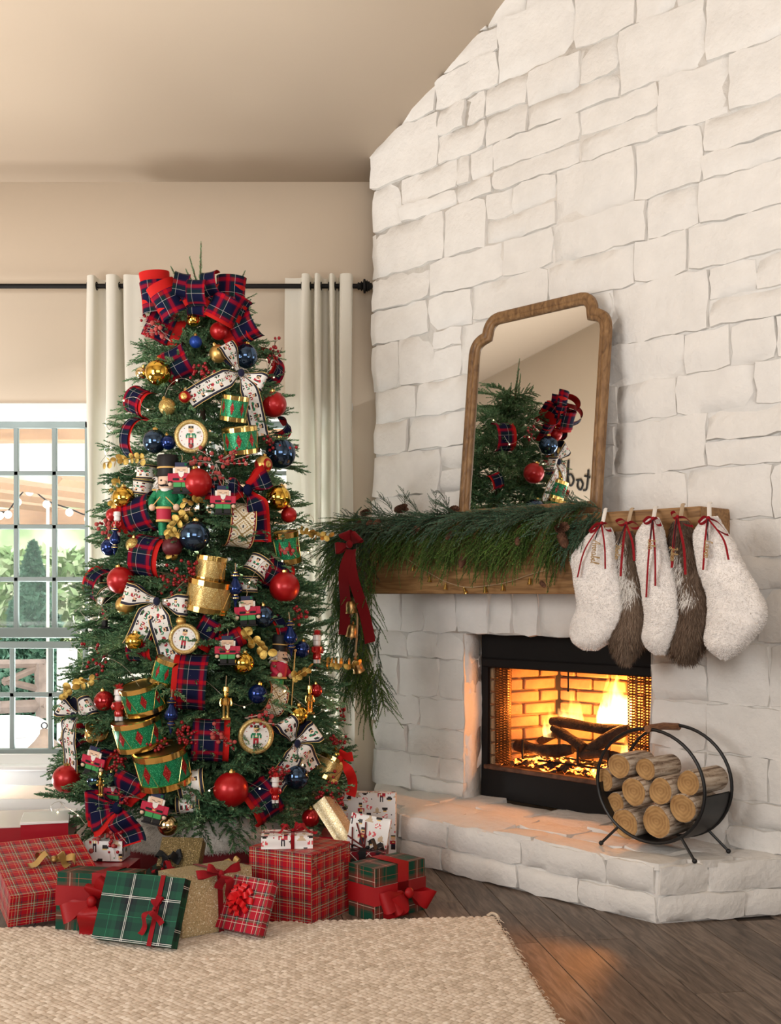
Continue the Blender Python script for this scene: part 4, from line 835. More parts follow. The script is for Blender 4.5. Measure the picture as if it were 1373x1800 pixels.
# ================================================================ CHRISTMAS TREE
TA = V3(-.9075, 5.5, 0); _zs = [.0, .22, .4, .6, .87, 1.28, 1.7, 2.08, 2.3, 2.5, 2.68, 2.85, 3.0]; _rs = [.60, .625, .62, .60, .565, .495, .43, .365, .315, .255, .18, .10, .02]
def rs(z): return float(np.interp(z, _zs, _rs))
def onto(px, py, off=0.0):
    """where the ray through a place on the tree meets the tree's round outside"""
    d = ray(px, py); best = None
    for y in np.arange(4.3, 5.9, .01):
        p = CAMP+d*y; q = p[:2]-TA[:2]; e = np.linalg.norm(q)-rs(p[2])-off
        if best is None or e < best[0]: best = (e, p)
        if e < 0: break
    p = best[1]; q = p-TA; return p, math.atan2(q[0], -q[1])
tree = thing('christmas_tree', 'tall green fir christmas tree full of ornaments by the window', 'christmas tree', TA)
m = MB(); m.tube([(0, 0, .06), (0, 0, 1.2), (0, 0, 2.3), (0, 0, 2.8)], [.03, .022, .012, .004], 10); m.build('trunk', mat('tree_trunk', (.06, .04, .025), .9), tree)
firs = [spray_mesh('fir_bough', 'fir', 10+i, [m_fir, m_twig]) for i in range(6)]; fir_arr = [spray('fir', 10+i) for i in range(6)]
CD = math.atan2(-TA[1], -TA[0]); NB = 292; zb_l = []
for i in range(NB):
    k = (i+.5)/NB; z = .27+2.47*(1-math.sqrt(1-k*.985)) ; az = CD+((i*.61803+.1*RNG.random()) % 1-.5)*PI*1.36
    r = rs(z); sc = float(np.clip(.45+r*.95, .42, 1.0))*RNG.uniform(.85, 1.1); el = RNG.uniform(-.28, .30)+.25*max(0, z-1.9)
    el += .25 if z < .45 else 0; daz = RNG.normal(0, .30)
    d = V3(cos(az+daz)*cos(el), sin(az+daz)*cos(el), sin(el)); tip = r+.06+RNG.normal(0, .022)
    b = V3(cos(az)*(tip-.29*sc), sin(az)*(tip-.29*sc), z)
    o = link('bough', firs[RNG.integers(6)], tree); o.matrix_local = Matrix.Translation(b) @ orient(d, RNG.normal(0, .35)) @ Matrix.Scale(sc, 4)
# side and rear boughs, and the dim inner ones, as one mass
NV, SV_ = [], []
def mass(n, azf, zf, inner):
    for i in range(n):
        z = zf(i); az = azf(i); r = rs(z); sc = float(np.clip(.5+r*.95, .45, 1.05)); el = RNG.uniform(-.4, .35); d = V3(cos(az)*cos(el), sin(az)*cos(el), sin(el)); tip = r+(.05 if not inner else -.06) if inner != 2 else r*.62+.03
        M = np.array(Matrix.Translation(V3(cos(az)*(tip-.29*sc), sin(az)*(tip-.29*sc), z)) @ orient(d, RNG.normal(0, .5)) @ Matrix.Scale(sc, 4)); N, S = fir_arr[i % 6]; N = N.reshape(-1, 4, 3)[::2]; N = (N+(N-N.mean(1, keepdims=True))*V3(.35, .35, .35)).reshape(-1, 3)
        NV.append(N@M[:3, :3].T+M[:3, 3]); SV_.append(S@M[:3, :3].T+M[:3, 3])
mass(150, lambda i: CD+PI+((i*.618) % 1-.5)*PI*.95, lambda i: .27+2.45*(1-math.sqrt(1-(i+.5)/150*.98)), False)
mass(200, lambda i: CD+((i*.618) % 1-.5)*PI*1.6, lambda i: .27+2.45*(1-math.sqrt(1-(i+.5)/200*.96)), True)
mass(240, lambda i: CD+((i*.618) % 1-.5)*PI*2, lambda i: .32+2.25*(1-math.sqrt(1-(i+.5)/240*.96)), 2)
mass(70, lambda i: CD+((i*.618) % 1-.5)*PI*2, lambda i: 2.10+.64*(i+.5)/70, True); mass(60, lambda i: CD+((i*.618) % 1-.5)*PI*2, lambda i: 2.15+.62*(i+.5)/60, False)
N, S = np.concatenate(NV), np.concatenate(SV_); V = np.concatenate([N, S]); link('rear_foliage', np_mesh('rear_foliage', V, np.arange(len(V)).reshape(-1, 4), [m_fir, m_twig], np.concatenate([np.zeros(len(N)//4), np.ones(len(S)//4)])), tree, 'stuff')
def tip_sprig(p, d, L, name='leader'):
    V, P = twig((0, 0, 0), (0, 1, 0), L, int(L*700), .020, .0018, flat=2.0, spread=.6); S = stem_quads(P[::max(1, len(P)//6)], .005, .002); A = np.concatenate([V, S]); me = np_mesh(name, A, np.arange(len(A)).reshape(-1, 4), [m_fir, m_twig], np.concatenate([np.zeros(len(V)//4), np.ones(len(S)//4)]))
    o = link(name, me, tree); o.matrix_local = Matrix.Translation(V3(*p)-TA) @ orient(d)
a = at(352, 500, 5.47)
tip_sprig(a, (.02, 0, 1), .20); tip_sprig(a+V3(-.01, -.02, -.01), (-.28, 0, 1), .135); tip_sprig(a+V3(-.02, 0, -.02), (-.55, 0, 1), .10); tip_sprig(a+V3(.16, 0, -.06), (.45, 0, 1), .13); tip_sprig(a+V3(.16, 0, -.10), (1, 0, .5), .12); tip_sprig(a+V3(-.10, .03, 0), (-.5, 0, 1), .10)
# collar at the foot
m_fur2 = mat('cream_fur', (.80, .75, .68), .95, var=.08, vscale=30); col_ = thing('tree_collar', 'cream fur and red velvet collar around the tree foot', 'tree collar', TA)
m = MB(); P = [[((r+.012*sin(5*a+z*30))*cos(a), (r+.012*sin(5*a+z*30))*sin(a), z) for a in np.linspace(0, 2*PI, 49)[:-1]] for r, z in ((.385, .135), (.425, .145), (.435, .20), (.41, .27), (.35, .31), (.25, .30))]; m.grid(P, closed=True); m.build('fur_band', m_fur2, col_)
P = np.array(P); K = 26000; a_ = RNG.random(K)*4.98; b_ = RNG.random(K)*48; i0 = a_.astype(int); j0 = b_.astype(int) % 48; fa = (a_-i0)[:, None]; fb = (b_-np.floor(b_))[:, None]; j1 = (j0+1) % 48
Q = P[i0, j0]*(1-fa)*(1-fb)+P[i0+1, j0]*fa*(1-fb)+P[i0, j1]*(1-fa)*fb+P[i0+1, j1]*fa*fb; nr = Q-V3(0, 0, .2); nr[:, 2] *= .6; nr /= np.linalg.norm(nr, axis=1)[:, None]; dn = nr*.8+V3(0, 0, -.45)+RNG.normal(0, .35, (K, 3)); dn /= np.linalg.norm(dn, axis=1)[:, None]; sd = np.cross(dn, RNG.normal(0, 1, (K, 3))); sd /= np.linalg.norm(sd, axis=1)[:, None]; ln = RNG.uniform(.012, .026, K)[:, None]
V = np.stack([Q-sd*.0013, Q+sd*.0013, Q+dn*ln+sd*.0002, Q+dn*ln-sd*.0002], 1); link('fur', np_mesh('fur', V.reshape(-1, 3), np.arange(4*K).reshape(-1, 4), [m_fur2]), col_, 'stuff')
m = MB(); m.lathe([(.40, .0), (.405, .02), (.40, .15), (.30, .25)], 40); m.build('velvet_band', mat('deep_red_velvet', (.16, .008, .012), .85, sheen=.3), col_)

# ---------------------------------------------------------------- print patterns (flat print on ribbon, paper and discs)
PAL = {'K': (.012, .012, .03), 'S': (.80, .50, .34), 'W': (.86, .85, .82), 'R': (.42, .012, .03), 'G': (.012, .20, .09), 'B': (.015, .012, .012), 'Y': (.75, .52, .18), 'T': (.55, .42, .28), 'P': (.70, .10, .12)}
def spr(s): return [list(r) for r in s.split()]
NCR = spr('...KKKKK... ...KKKKK... ...KYYYK... ...SSSSS... ..WSKSKSW.. ..WSSSSSW.. .RRWWWWWRR. RRRRWWWRRRR RR.RRWRR.RR RR.KKYKK.RR SS.GGGGG.SS ...WWWWW... ...WW.WW... ...RR.RR... ...BB.BB... ..BBB.BBB..')
NCG = [['G' if c == 'R' else 'R' if c == 'G' else c for c in r] for r in NCR]
SOLD = spr('....BBBBB.... ....BBYBB.... ....BBBBB.... ....YYYYY.... ....SSSSS.... ....SKSKS.... ....SSRSS.... .....SSS..... ..GGGGWGGGG.. .GGGGGWGGGGG. .GG.GYWYG.GG. .GG.GYWYG.GG. .GG.GGGGG.GG. .SS.RRRRR.SS. ....RRRRR.... ....RR.RR.... ....RR.RR.... ....RR.RR.... ....BB.BB.... ....BB.BB.... ....BB.BB.... ....BB.BB....')
SOLR = [['R' if c == 'G' else 'K' if c == 'R' else c for c in r] for r in SOLD]
MINT = spr('..PPWPP.. .PWPWPWP. PPPWWWPPP WWWWPWWWW PPPWWWPPP .PWPWPWP. ..PPWPP..'); HATS = spr('..BBBB.. .BBBBBB. .BBBBBB. ..BBBB.. ..YYYY..'); TREE = spr('....T.... ...TTT... ...TTT... ..TTTTT.. ..TTTTT.. .TTTTTTT. TTTTTTTTT ....K....')
DOTS = spr('RR RR')
def stamp(u, v, col, cx, cy, h, sp, flip=False, rot=False):
    """paint a little figure on sample points (u right, v up)"""
    R, C = len(sp), len(sp[0]); w = h*C/R; a, b = (v-cy, -(u-cx)) if rot else (u-cx, v-cy); a = -a if flip else a
    i = np.floor((.5-b/h)*R).astype(int); j = np.floor((a/w+.5)*C).astype(int); ok = (i >= 0)&(i < R)&(j >= 0)&(j < C)
    for q in np.nonzero(ok)[0]:
        c = sp[i[q]][j[q]]
        if c != '.': col[q] = PAL[c]
def ribbon_print(w, seed=0):
    def f(u, v):
        col = np.tile((.80, .78, .74), (len(u), 1)).astype(float); n = int(v.max()/(w*.54))+2
        for k in range(n): stamp(v, u, col, (k+.5)*w*.54, -.01*w, w*.60, (NCR, NCG)[(k+seed) % 2])
        for k in range(n*2):
            d = (abs(u-(((k*37+seed*11) % 100)/100-.5)*w*.5) < w*.014)&(abs(v-k*w*.27) < w*.014); col[d] = PAL['R' if k % 2 else 'G']
        e = abs(u) > w*.36; col[e] = PAL['K']; g = (abs(u) > w*.345)&(abs(u) < w*.365); col[g] = PAL['Y']; col[abs(u) > w*.485] = PAL['Y']; return col
    return f
def jewel_print(w):
    def f(u, v):
        a = (u/w*1.5+v/w*1.5) % 1; b = (u/w*1.5-v/w*1.5) % 1; col = np.tile((.80, .74, .60), (len(u), 1)); da = np.minimum(a, 1-a); db = np.minimum(b, 1-b); q = np.minimum(da, db)
        col[q < .07] = (.30, .20, .07); col[(q > .2)&(q < .27)] = (.52, .36, .14); col[q > .42] = (.05, .05, .06); e = abs(u) > w*.38+w*.06*np.abs(((v/w*6) % 1)-.5)*2; col[e] = (.20, .01, .015); col[abs(u) > w*.485] = PAL['Y']; return col
    return f
m_print = attr_mat('printed_ribbon', .75); m_paper = attr_mat('printed_paper', .35, 0); m_navy = mat('navy_velvet', (.008, .010, .035), .85, sheen=.15); m_redlin = mat('red_ribbon_lining', (.50, .010, .008), .75, spec=.2)
nv, rd, gn, wn = (.005, .007, .034), (.42, .003, .012), (.004, .022, .020), (.07, .003, .03)
m_plaid = plaid_mat('navy_red_tartan', [(0, nv), (.30, wn), (.36, rd), (.54, wn), (.60, gn), (.80, nv)], [(0, nv), (.28, wn), (.34, rd), (.52, wn), (.60, gn), (.82, nv)], [(.80, .008, (.62, .58, .58, 1), .6, 'xy')], .088, .85, .0)

# ---------------------------------------------------------------- ribbon arcs and bows
def local(px, py, off): p, a = onto(px, py, off); return p, a, p[1]/FPX
def arc(px, py, w, h, roll, label, kind='plaid', side=1, bulge=.45, yaw=0, off=.02, seed=0, red=.2, parent=None, y=None):
    p, a, k = local(px, py, off); p = at(px, py, y) if y else p; w *= k; h *= k; th = np.linspace(-1.85, 1.85, 22 if kind == 'plaid' else int(max(24, h*1.5/.005))); path = np.stack([0*th, -h*bulge*np.cos(th)+h*bulge*.3, h/2*np.sin(th)*(1-.1*np.abs(np.sin(th)))], 1)[::-1]
    if parent is None: o = thing('ribbon_loop', label, 'ribbon', p, (0, math.radians(roll), a*.75+yaw))
    else: o = bpy.data.objects.new('loop', None); COL.objects.link(o); o.parent = parent; o.location = tuple(p-V3(*parent.location)); o.rotation_euler = (0, math.radians(roll), yaw)
    wd = np.tile((1., 0, 0), (len(th), 1)); hw = np.full(len(th), w/2)
    if kind == 'plaid':
        m = MB(); m.strip(path, wd, hw, 8, off=0, curl=.004); m.build('plaid_face', m_plaid, o); m = MB(); m.strip(path*V3(1, .93, .975), wd, hw, 4, off=0, shift=side*w*red, curl=.003); m.build('red_backing', m_redlin, o)
    else:
        f = ribbon_print(w, seed) if kind == 'nut' else jewel_print(w); m = MB(); m.strip(path, wd, hw, 36, curl=.004, colour=f); m.build('printed_face', m_print, o, colours=True); m = MB(); m.strip(path*V3(1, .97, .99), wd, hw*.99, 4); m.build('navy_backing' if kind == 'nut' else 'backing', m_navy if kind == 'nut' else m_redlin, o)
    return o
D = math.radians
def nut_bow(px, py, w, loops, tails, label, yaw=0, seed=0, off=.07):
    p, a, k = local(px, py, off); w *= k; o = thing('nutcracker_bow', label, 'bow', p, (0, 0, a*.7+yaw))
    for i, (an, L, tl) in enumerate(loops):
        m = MB(); bow_loop(m, D(an), L*k, w, .05, tilt=tl, cols=34, n=int(max(40, L*k*2.4/.005)), colour=ribbon_print(w, seed+i), pinch=.3); m.build('loop', m_print, o, colours=True)
        m = MB(); bow_loop(m, D(an), L*k*.985, w*.99, .044, tilt=tl, cols=4, pinch=.3); m.build('lining', m_navy, o)
    for i, q in enumerate(tails):
        an, L = q[:2]; m = MB(); bow_tail(m, D(an), L*k, w, cols=34, n=int(L*k/.0048), colour=ribbon_print(w, seed+i+1), turn=D(q[2]) if len(q) > 2 else 0, notch=w*.25, out=.03, wave=.012); m.build('tail', m_print, o, colours=True)
    m = MB(); m.ball((0, -.028, 0), .016, 10, 7, sq=(1, .8, 1.2)); m.build('knot', m_navy, o); return o
def plaid_bow(px, py, w, loops, tails, label, off=.06, yaw=0, y=None):
    p, a, k = local(px, py, off); p = at(px, py, y) if y else p; w *= k; o = thing('plaid_bow', label, 'bow', p, (0, 0, (0 if y else a*.7)+yaw))
    for i, (an, L, tl, sh) in enumerate(loops):
        m = MB(); bow_loop(m, D(an), L*k, w, .055, tilt=tl, cols=8); m.build('loop', m_plaid, o); m = MB(); bow_loop(m, D(an), L*k*.97, w*.98, .046, tilt=tl, cols=6, shift=sh*w); m.build('red_lining', m_redlin, o)
    for q in tails:
        m = MB(); bow_tail(m, D(q[0]), q[1]*k, w, cols=8, notch=w*.3, turn=D(q[2]) if len(q) > 2 else 0); m.build('tail', m_plaid, o); m = MB(); bow_tail(m, D(q[0]), q[1]*k*.97, w, cols=4, off=.004, turn=D(q[2]) if len(q) > 2 else 0, shift=w*.2*(q[3] if len(q) > 3 else 1)); m.build('red_lining', m_redlin, o)
    m = MB(); m.ball((0, -.03, 0), .022, 10, 7, sq=(1, .8, 1.2)); m.build('knot', m_plaid, o); return o
top = thing('plaid_bow', 'large navy and red plaid bow with many loops at the tree top', 'bow', at(344, 520, 5.25))
for q in [(282, 570, 46, 62, 24, 1, .35, .35, 5.28, .3), (430, 568, 44, 66, -22, -1, .45, .4, 5.26, -.3), (276, 523, 54, 56, 84, -1, .30, .4, 5.22, .25), (403, 510, 46, 54, -86, -1, .34, .42, 5.2, -.25), (416, 534, 30, 40, -60, -1, .4, .5, 5.2, -.2), (300, 534, 44, 56, 62, -1, .38, .45, 5.16, .2), (392, 540, 40, 58, -62, -1, .15, .45, 5.15, -.2), (318, 501, 26, 46, 10, 1, .0, .6, 5.14, .2), (372, 498, 26, 44, -8, -1, .0, .6, 5.13, -.2), (347, 513, 31, 46, 0, 1, .0, .7, 5.11, 0), (320, 518, 22, 20, 60, 1, .5, .5, 5.16, 0), (374, 520, 22, 20, -55, -1, .5, .5, 5.16, 0), (346, 540, 30, 30, 4, 1, .0, .5, 5.18, 0)]:
    arc(q[0], q[1], q[2], q[3], q[4], None, 'plaid', q[5], q[7], q[9], red=q[6], parent=top, y=q[8])
for q in [
 (314, 636, 42, 62, -25, 'square plaid loop with red edge at the upper left of the tree', -1), (243, 706, 38, 52, 22, 'plaid loop with red end left of the gold glitter ball', 1), (236, 770, 20, 78, 10, 'narrow plaid tail with red lining at the left edge above the gold leaves', 1),
 (473, 648, 36, 66, 14, 'plaid loop at the upper right edge under the right berries', -1), (496, 752, 22, 36, 30, 'red backed plaid scrap at the right edge above the big blue ball', 1),
 (250, 903, 52, 74, -14, 'plaid loop with red left edge, left of the green nutcracker', -1), (258, 978, 46, 80, 9, 'plaid strip hanging above the left nutcracker bow', 1),
 (246, 1140, 38, 50, 2, 'plaid end between the tails of the left nutcracker bow', 1), (365, 1110, 46, 46, -58, 'rolled plaid loop right of the middle medallion', -1), (340, 1200, 50, 108, 4, 'long plaid loop with red left edge in the middle of the tree', -1), (365, 1302, 54, 82, 3, 'plaid loop with red right edge below the flat gold nutcracker', 1),
 (464, 1408, 46, 78, -30, 'dark plaid loop with red lining right of the largest red ball', -1), (480, 1006, 46, 62, 24, 'plaid loop behind the right printed ribbon', 1), (136, 1311, 40, 60, 36, 'plaid loop at the lower left edge above the red ball', -1), (175, 1030, 34, 66, 18, 'plaid loop at the left edge by the window frame', -1), (488, 1112, 18, 66, -12, 'narrow red lined plaid tail right of the blue ball', -1), (372, 858, 30, 38, 92, 'plaid loop left of the right plaid knot', 1), (402, 1128, 40, 36, -24, 'plaid loop behind the flat nutcracker in the middle right', 1), (184, 1345, 30, 56, 10, 'plaid strip behind the blue balls at the lower left', 1)]: arc(*q[:5], q[5], 'plaid', q[6])
plaid_bow(432, 862, 34, [(30, 46, .3, .3), (172, 34, .3, .3)], [(-62, 96, -28, 1)], 'plaid bow with one long tail at the right middle of the tree')
plaid_bow(212, 1418, 52, [(62, 66, .3, -.22), (178, 62, -.15, .25), (200, 56, .3, .22)], [(-62, 70, -10, -1)], 'plaid bow with red linings at the lower left of the tree')
for q in [(255, 830, 26, 36, 94, 'printed ribbon loop above left of the green nutcracker', 0), (248, 856, 26, 36, 98, 'printed ribbon loop just below another at the left', 1), (456, 998, 34, 46, -52, 'printed ribbon loop over the right plaid loop', 2), (438, 1027, 28, 34, 92, 'short printed ribbon end left of the right red ball', 1), (337, 1379, 46, 52, -8, 'printed ribbon loop left of the largest red ball', 0), (331, 1414, 42, 34, -4, 'printed ribbon loop under the one left of the largest red ball', 1), (190, 1052, 20, 44, 30, 'printed ribbon edge at the left behind the red ball', 1)]: arc(*q[:5], q[5], 'nut', seed=q[6], bulge=.55)
arc(421, 922, 46, 86, 5, 'cream and gold jewelled ribbon loop beside the plaid tail', 'jewel'); arc(481, 1228, 36, 62, 18, 'gold jewelled ribbon loop right of the dark blue ball', 'jewel')
nut_bow(421, 657, 34, [(122, 56, .25), (-22, 46, .3)], [(203, 108, 14), (-64, 116, -14)], 'white nutcracker print bow near the top of the tree')
nut_bow(279, 1057, 40, [(166, 62, .2), (-8, 56, .3)], [(238, 96, 4), (-80, 108, 4)], 'white nutcracker print bow at the left middle of the tree', seed=1)
nut_bow(137, 1258, 36, [(150, 38, .2), (28, 50, .25)], [(238, 64, 6), (258, 112, 4)], 'white nutcracker print bow at the lower left edge of the tree', seed=0)
nut_bow(518, 1306, 38, [(122, 50, -.35), (30, 46, -.35)], [(-112, 84, -14), (-50, 62, -10)], 'white nutcracker print bow at the lower right of the tree', seed=1)

# ---------------------------------------------------------------- ball ornaments
def bm(n, c, r, me, **k): return mat(n, c, r, me, **k)
BM = dict(R=bm('red_matte_ball', (.42, .006, .008), .34, .35, coat=.15), RS=bm('red_shiny_ball', (.42, .008, .012), .10, .6, coat=.5), B=bm('blue_shiny_ball', (.055, .095, .17), .07, .9), BD=bm('deep_blue_ball', (.008, .03, .16), .10, .7, coat=.3), BM=bm('blue_matte_ball', (.008, .05, .30), .4, .4), G=bm('gold_shiny_ball', (.78, .50, .09), .07, 1), GM=bm('gold_matte_ball', (.70, .44, .14), .38, .9), GP=bm('pale_gold_ball', (.80, .64, .36), .12, 1), GG=glitter('gold_glitter_ball', (.62, .42, .13), (.30, .19, .05)), M=bm('burgundy_ball', (.10, .008, .014), .45, .2))
m_cap = m_gold
t = NT('striped_swirl_ball'); tc = t.n('TexCoord'); wv = t.n('TexWave', wave_type='RINGS', rings_direction='Y'); wv.inputs['Scale'].default_value = 14; wv.inputs['Distortion'].default_value = 3; t.l(tc.outputs['Object'], wv.inputs[0]); t.set(col=t.ramp(wv.outputs['Fac'], [(0, (.42, .01, .01)), (.45, (.66, .40, .10))], True), rough=.3, metal=.5); BM['SW'] = t.m
BALLS = [(340, 562, 12, 'G', 'small shiny gold ball under the top bow'), (385, 582, 16, 'R', 'matte red ball just below the top bow'), (344, 601, 11, 'BM', 'small matte blue ball near the top'), (384, 622, 16, 'GM', 'matte gold ball left of the top blue ball'), (431, 626, 22, 'B', 'shiny blue ball behind the top printed bow'), (278, 655, 23, 'G', 'large shiny gold ball at the upper left edge'), (249, 656, 11, 'GP', 'small pale gold ball at the upper left edge'), (294, 715, 15, 'GG', 'gold glitter ball left of the printed tail'), (325, 698, 11, 'SW', 'small red and gold swirl ball above the top medallion'), (481, 711, 23, 'R', 'matte red ball at the upper right edge'), (493, 797, 27, 'B', 'large shiny blue ball at the right edge'), (272, 776, 21, 'B', 'shiny blue ball left of the top medallion'), (296, 778, 13, 'BD', 'dark blue ball touching the top medallion'), (347, 849, 26, 'R', 'matte red ball behind a flat nutcracker'), (463, 817, 16, 'SW', 'red and gold swirl ball under the big blue ball'), (489, 875, 22, 'G', 'shiny gold ball at the right edge'), (217, 875, 20, 'G', 'shiny gold ball at the left edge under gold leaves'), (342, 942, 27, 'B', 'large shiny blue ball in the middle of the tree'), (303, 961, 18, 'M', 'matte burgundy ball under the gold leaves'), (234, 958, 13, 'GG', 'gold glitter ball left of the hanging plaid strip'), (212, 1020, 24, 'R', 'matte red ball at the left middle edge'), (500, 1032, 27, 'R', 'matte red ball at the right middle edge'), (220, 1064, 17, 'GM', 'matte gold ball under the left middle red ball'), (192, 962, 15, 'BD', 'dark blue ball at the left edge behind the finial'), (463, 1084, 20, 'B', 'shiny blue ball beside a flat nutcracker on the right'), (427, 1166, 20, 'G', 'shiny gold ball behind boughs at the middle right'), (530, 1142, 15, 'BD', 'dark blue ball at the right edge by the feathered figure'), (453, 1220, 17, 'BD', 'deep blue ball above the lower right medallion'), (555, 1214, 12, 'RS', 'small shiny red ball at the right edge'), (523, 1258, 18, 'G', 'shiny gold ball above the lower right bow'), (183, 1232, 18, 'RS', 'shiny red ball at the left beside the green drum'), (117, 1369, 25, 'R', 'matte red ball at the lower left corner of the tree'), (168, 1372, 15, 'B', 'shiny blue ball behind the lower left flat nutcracker'), (196, 1370, 13, 'B', 'small shiny blue ball at the lower left'), (295, 1451, 18, 'GP', 'pale gold ball hanging at the bottom of the tree'), (406, 1388, 31, 'R', 'largest matte red ball low in the middle'), (521, 1366, 22, 'B', 'shiny blue ball at the lower right'), (591, 1327, 11, 'G', 'small gold ball at the lower right edge'), (546, 1438, 16, 'RS', 'shiny red ball hanging over the gifts'), (163, 1293, 14, 'GM', 'matte gold ball behind the lower left bow'), (236, 1128, 16, 'G', 'shiny gold ball at the left behind the bow tails'), (508, 905, 14, 'R', 'red ball peeking out at the right edge'), (198, 905, 12, 'R', 'small red ball at the left edge above the finial'), (318, 1092, 9, 'GM', 'tiny gold ball above the middle medallion')]
for px, py, r, k, lab in BALLS:
    p, a, s = local(px, py, .07); R = r*s; o = thing('ball_ornament', lab, 'ornament', p, (0, RNG.normal(0, .2), a), 'ball ornaments on the tree')
    m = MB(); m.ball((0, 0, 0), R, 28, 18); m.build('ball', BM[k], o, angle=180); m = MB(); m.lathe([(0, R+.008), (.20*R+.001, R+.007), (.2*R+.002, R*.95)], 12); m.tube([(.003*cos(q), 0, R+.010+.003*sin(q)) for q in np.linspace(0, 2*PI, 9)[:-1]], .0008, 5, closed=True); m.build('cap', m_cap, o)
# ---------------------------------------------------------------- drums
m_gg = glitter('green_glitter', (.008, .30, .12), (.003, .10, .045), 500, .35); m_rg = glitter('red_glitter', (.42, .012, .012), (.14, .004, .004), 500, .35); m_ggold = glitter('gold_glitter', (.66, .46, .17), (.34, .22, .07), 500, .6)
def drum(px, py, w, h, roll, pitch, label, col='green', off=.05, yaw=0):
    p, a, s = local(px, py, off); R = w*s/2; H = h*s*.92; o = thing('drum_ornament', label, 'ornament', p, (pitch, D(roll), a*.7+yaw), 'drum ornaments on the tree'); c = m_gg if col == 'green' else m_ggold
    m = MB(); m.lathe([(R*.98, -H/2), (R, -H*.3), (R, H*.3), (R*.98, H/2)], 40); m.build('shell', c, o)
    for z in (-H*.42, H*.42):
        m = MB(); m.lathe([(R*.98, z-H*.095), (R*1.045, z-H*.085), (R*1.05, z+H*.085), (R*.98, z+H*.095)], 80, wob=lambda k, n: 1+.010*(k % 4 < 2)); m.build('rim', m_gold, o, angle=25)
    m = MB(); m.lathe([(0, H*.46), (R*.97, H*.46), (R*.98, H*.5)], 30); m.lathe([(R*.98, -H*.5), (R*.97, -H*.46), (0, -H*.46)], 30); m.build('drum_skin', mat('drum_skin_gold', (.42, .29, .10), .35, 1) if 'drum_skin_gold' not in bpy.data.materials else bpy.data.materials['drum_skin_gold'], o)
    n = 8; m = MB(); m.tube([((R*1.02)*cos(PI*k/n), (R*1.02)*sin(PI*k/n), H*.32*(1 if k % 2 else -1)) for k in range(2*n)], .0014, 4, closed=True); m.build('cord', m_gold, o)
    if col == 'green':
        for k in range(n):
            aa = 2*PI*k/n+PI/n*.5+.2; dw = .16; P = [[(R*1.012*cos(aa+u*dw*(1-abs(v))), R*1.012*sin(aa+u*dw*(1-abs(v))), H*.26*v) for u in (-1, -.5, 0, .5, 1)] for v in np.linspace(-1, 1, 7)]; m = MB(); m.grid(P); m.build('diamond', m_rg, o)
    return o
drum(412, 718, 46, 48, 4, .22, 'small green drum with red diamonds near the top right'); drum(423, 774, 60, 50, -9, .15, 'green drum directly under the small top drum'); drum(291, 1180, 44, 50, 20, .1, 'tilted green drum under the middle medallion'); drum(251, 1226, 72, 54, -10, .25, 'green drum, upper one of the lower left stack'); drum(244, 1286, 84, 56, -8, .22, 'green drum, middle one of the lower left stack'); drum(286, 1346, 92, 70, -7, .22, 'large green drum, lowest of the lower left stack'); drum(504, 962, 44, 60, -12, .1, 'green drum half hidden at the right edge by berries')
drum(370, 1000, 52, 48, 8, .05, 'gold glitter drum on top of a larger gold one', 'gold'); drum(367, 1047, 78, 60, 10, .1, 'large gold glitter drum in the middle of the tree', 'gold'); drum(578, 1350, 48, 44, 26, .2, 'gold drum at the lower right edge by the red ribbon', 'gold'); drum(171, 1284, 40, 18, 26, .4, 'flat gold drum at the lower left by the printed bow', 'gold')
# ---------------------------------------------------------------- medallions
def medallion(px, py, r, label, sp, roll=0):
    p, a, s = local(px, py, .075); R = r*s; o = thing('medallion_ornament', label, 'ornament', p, (0, D(roll), a*.6), 'round nutcracker medallions')
    m = MB(); m.tube([(R*.88*cos(q), 0, R*.88*sin(q)) for q in np.linspace(0, 2*PI, 37)[:-1]], R*.15, 10, closed=True); m.build('gold_rim', m_ggold, o)
    n = 64; P = np.linspace(-1, 1, n+1)*R*.84; m = MB(); vs = []; fs = []; us = []
    for i in range(n):
        for j in range(n):
            x, z = (P[i]+P[i+1])/2, (P[j]+P[j+1])/2
            if x*x+z*z > (R*.84)**2: continue
            b = len(vs); vs += [(P[i], -R*.06, P[j]), (P[i+1], -R*.06, P[j]), (P[i+1], -R*.06, P[j+1]), (P[i], -R*.06, P[j+1])]; fs.append((b, b+1, b+2, b+3)); us.append((x, z))
    us = np.array(us); col = np.tile((.82, .80, .77), (len(us), 1)); rr = np.linalg.norm(us, axis=1)/R; col[(rr > .76)&(rr < .815)] = PAL['R']
    for k in range(14): stamp(us[:, 0], us[:, 1], col, R*.62*cos(k*.449), R*.62*sin(k*.449), R*.05, spr('K') if k % 2 else spr('R'))
    stamp(us[:, 0], us[:, 1], col, 0, 0, R*1.28, sp); m.add(vs, fs, fc=col); m.build('printed_disc', m_paper, o, colours=True, smooth=False)
    m = MB(); m.add([(R*.86*cos(q), .0, R*.86*sin(q)) for q in np.linspace(0, 2*PI, 33)[:-1]], [tuple(range(32))]); m.build('back', m_ggold, o)
medallion(336, 767, 29, 'round nutcracker medallion with gold rim near the top', SOLD); medallion(324, 1123, 27, 'round nutcracker medallion half under the left bow tail', SOLD, 8); medallion(450, 1294, 31, 'round nutcracker medallion wreathed in berries at the lower right', SOLD, 3)
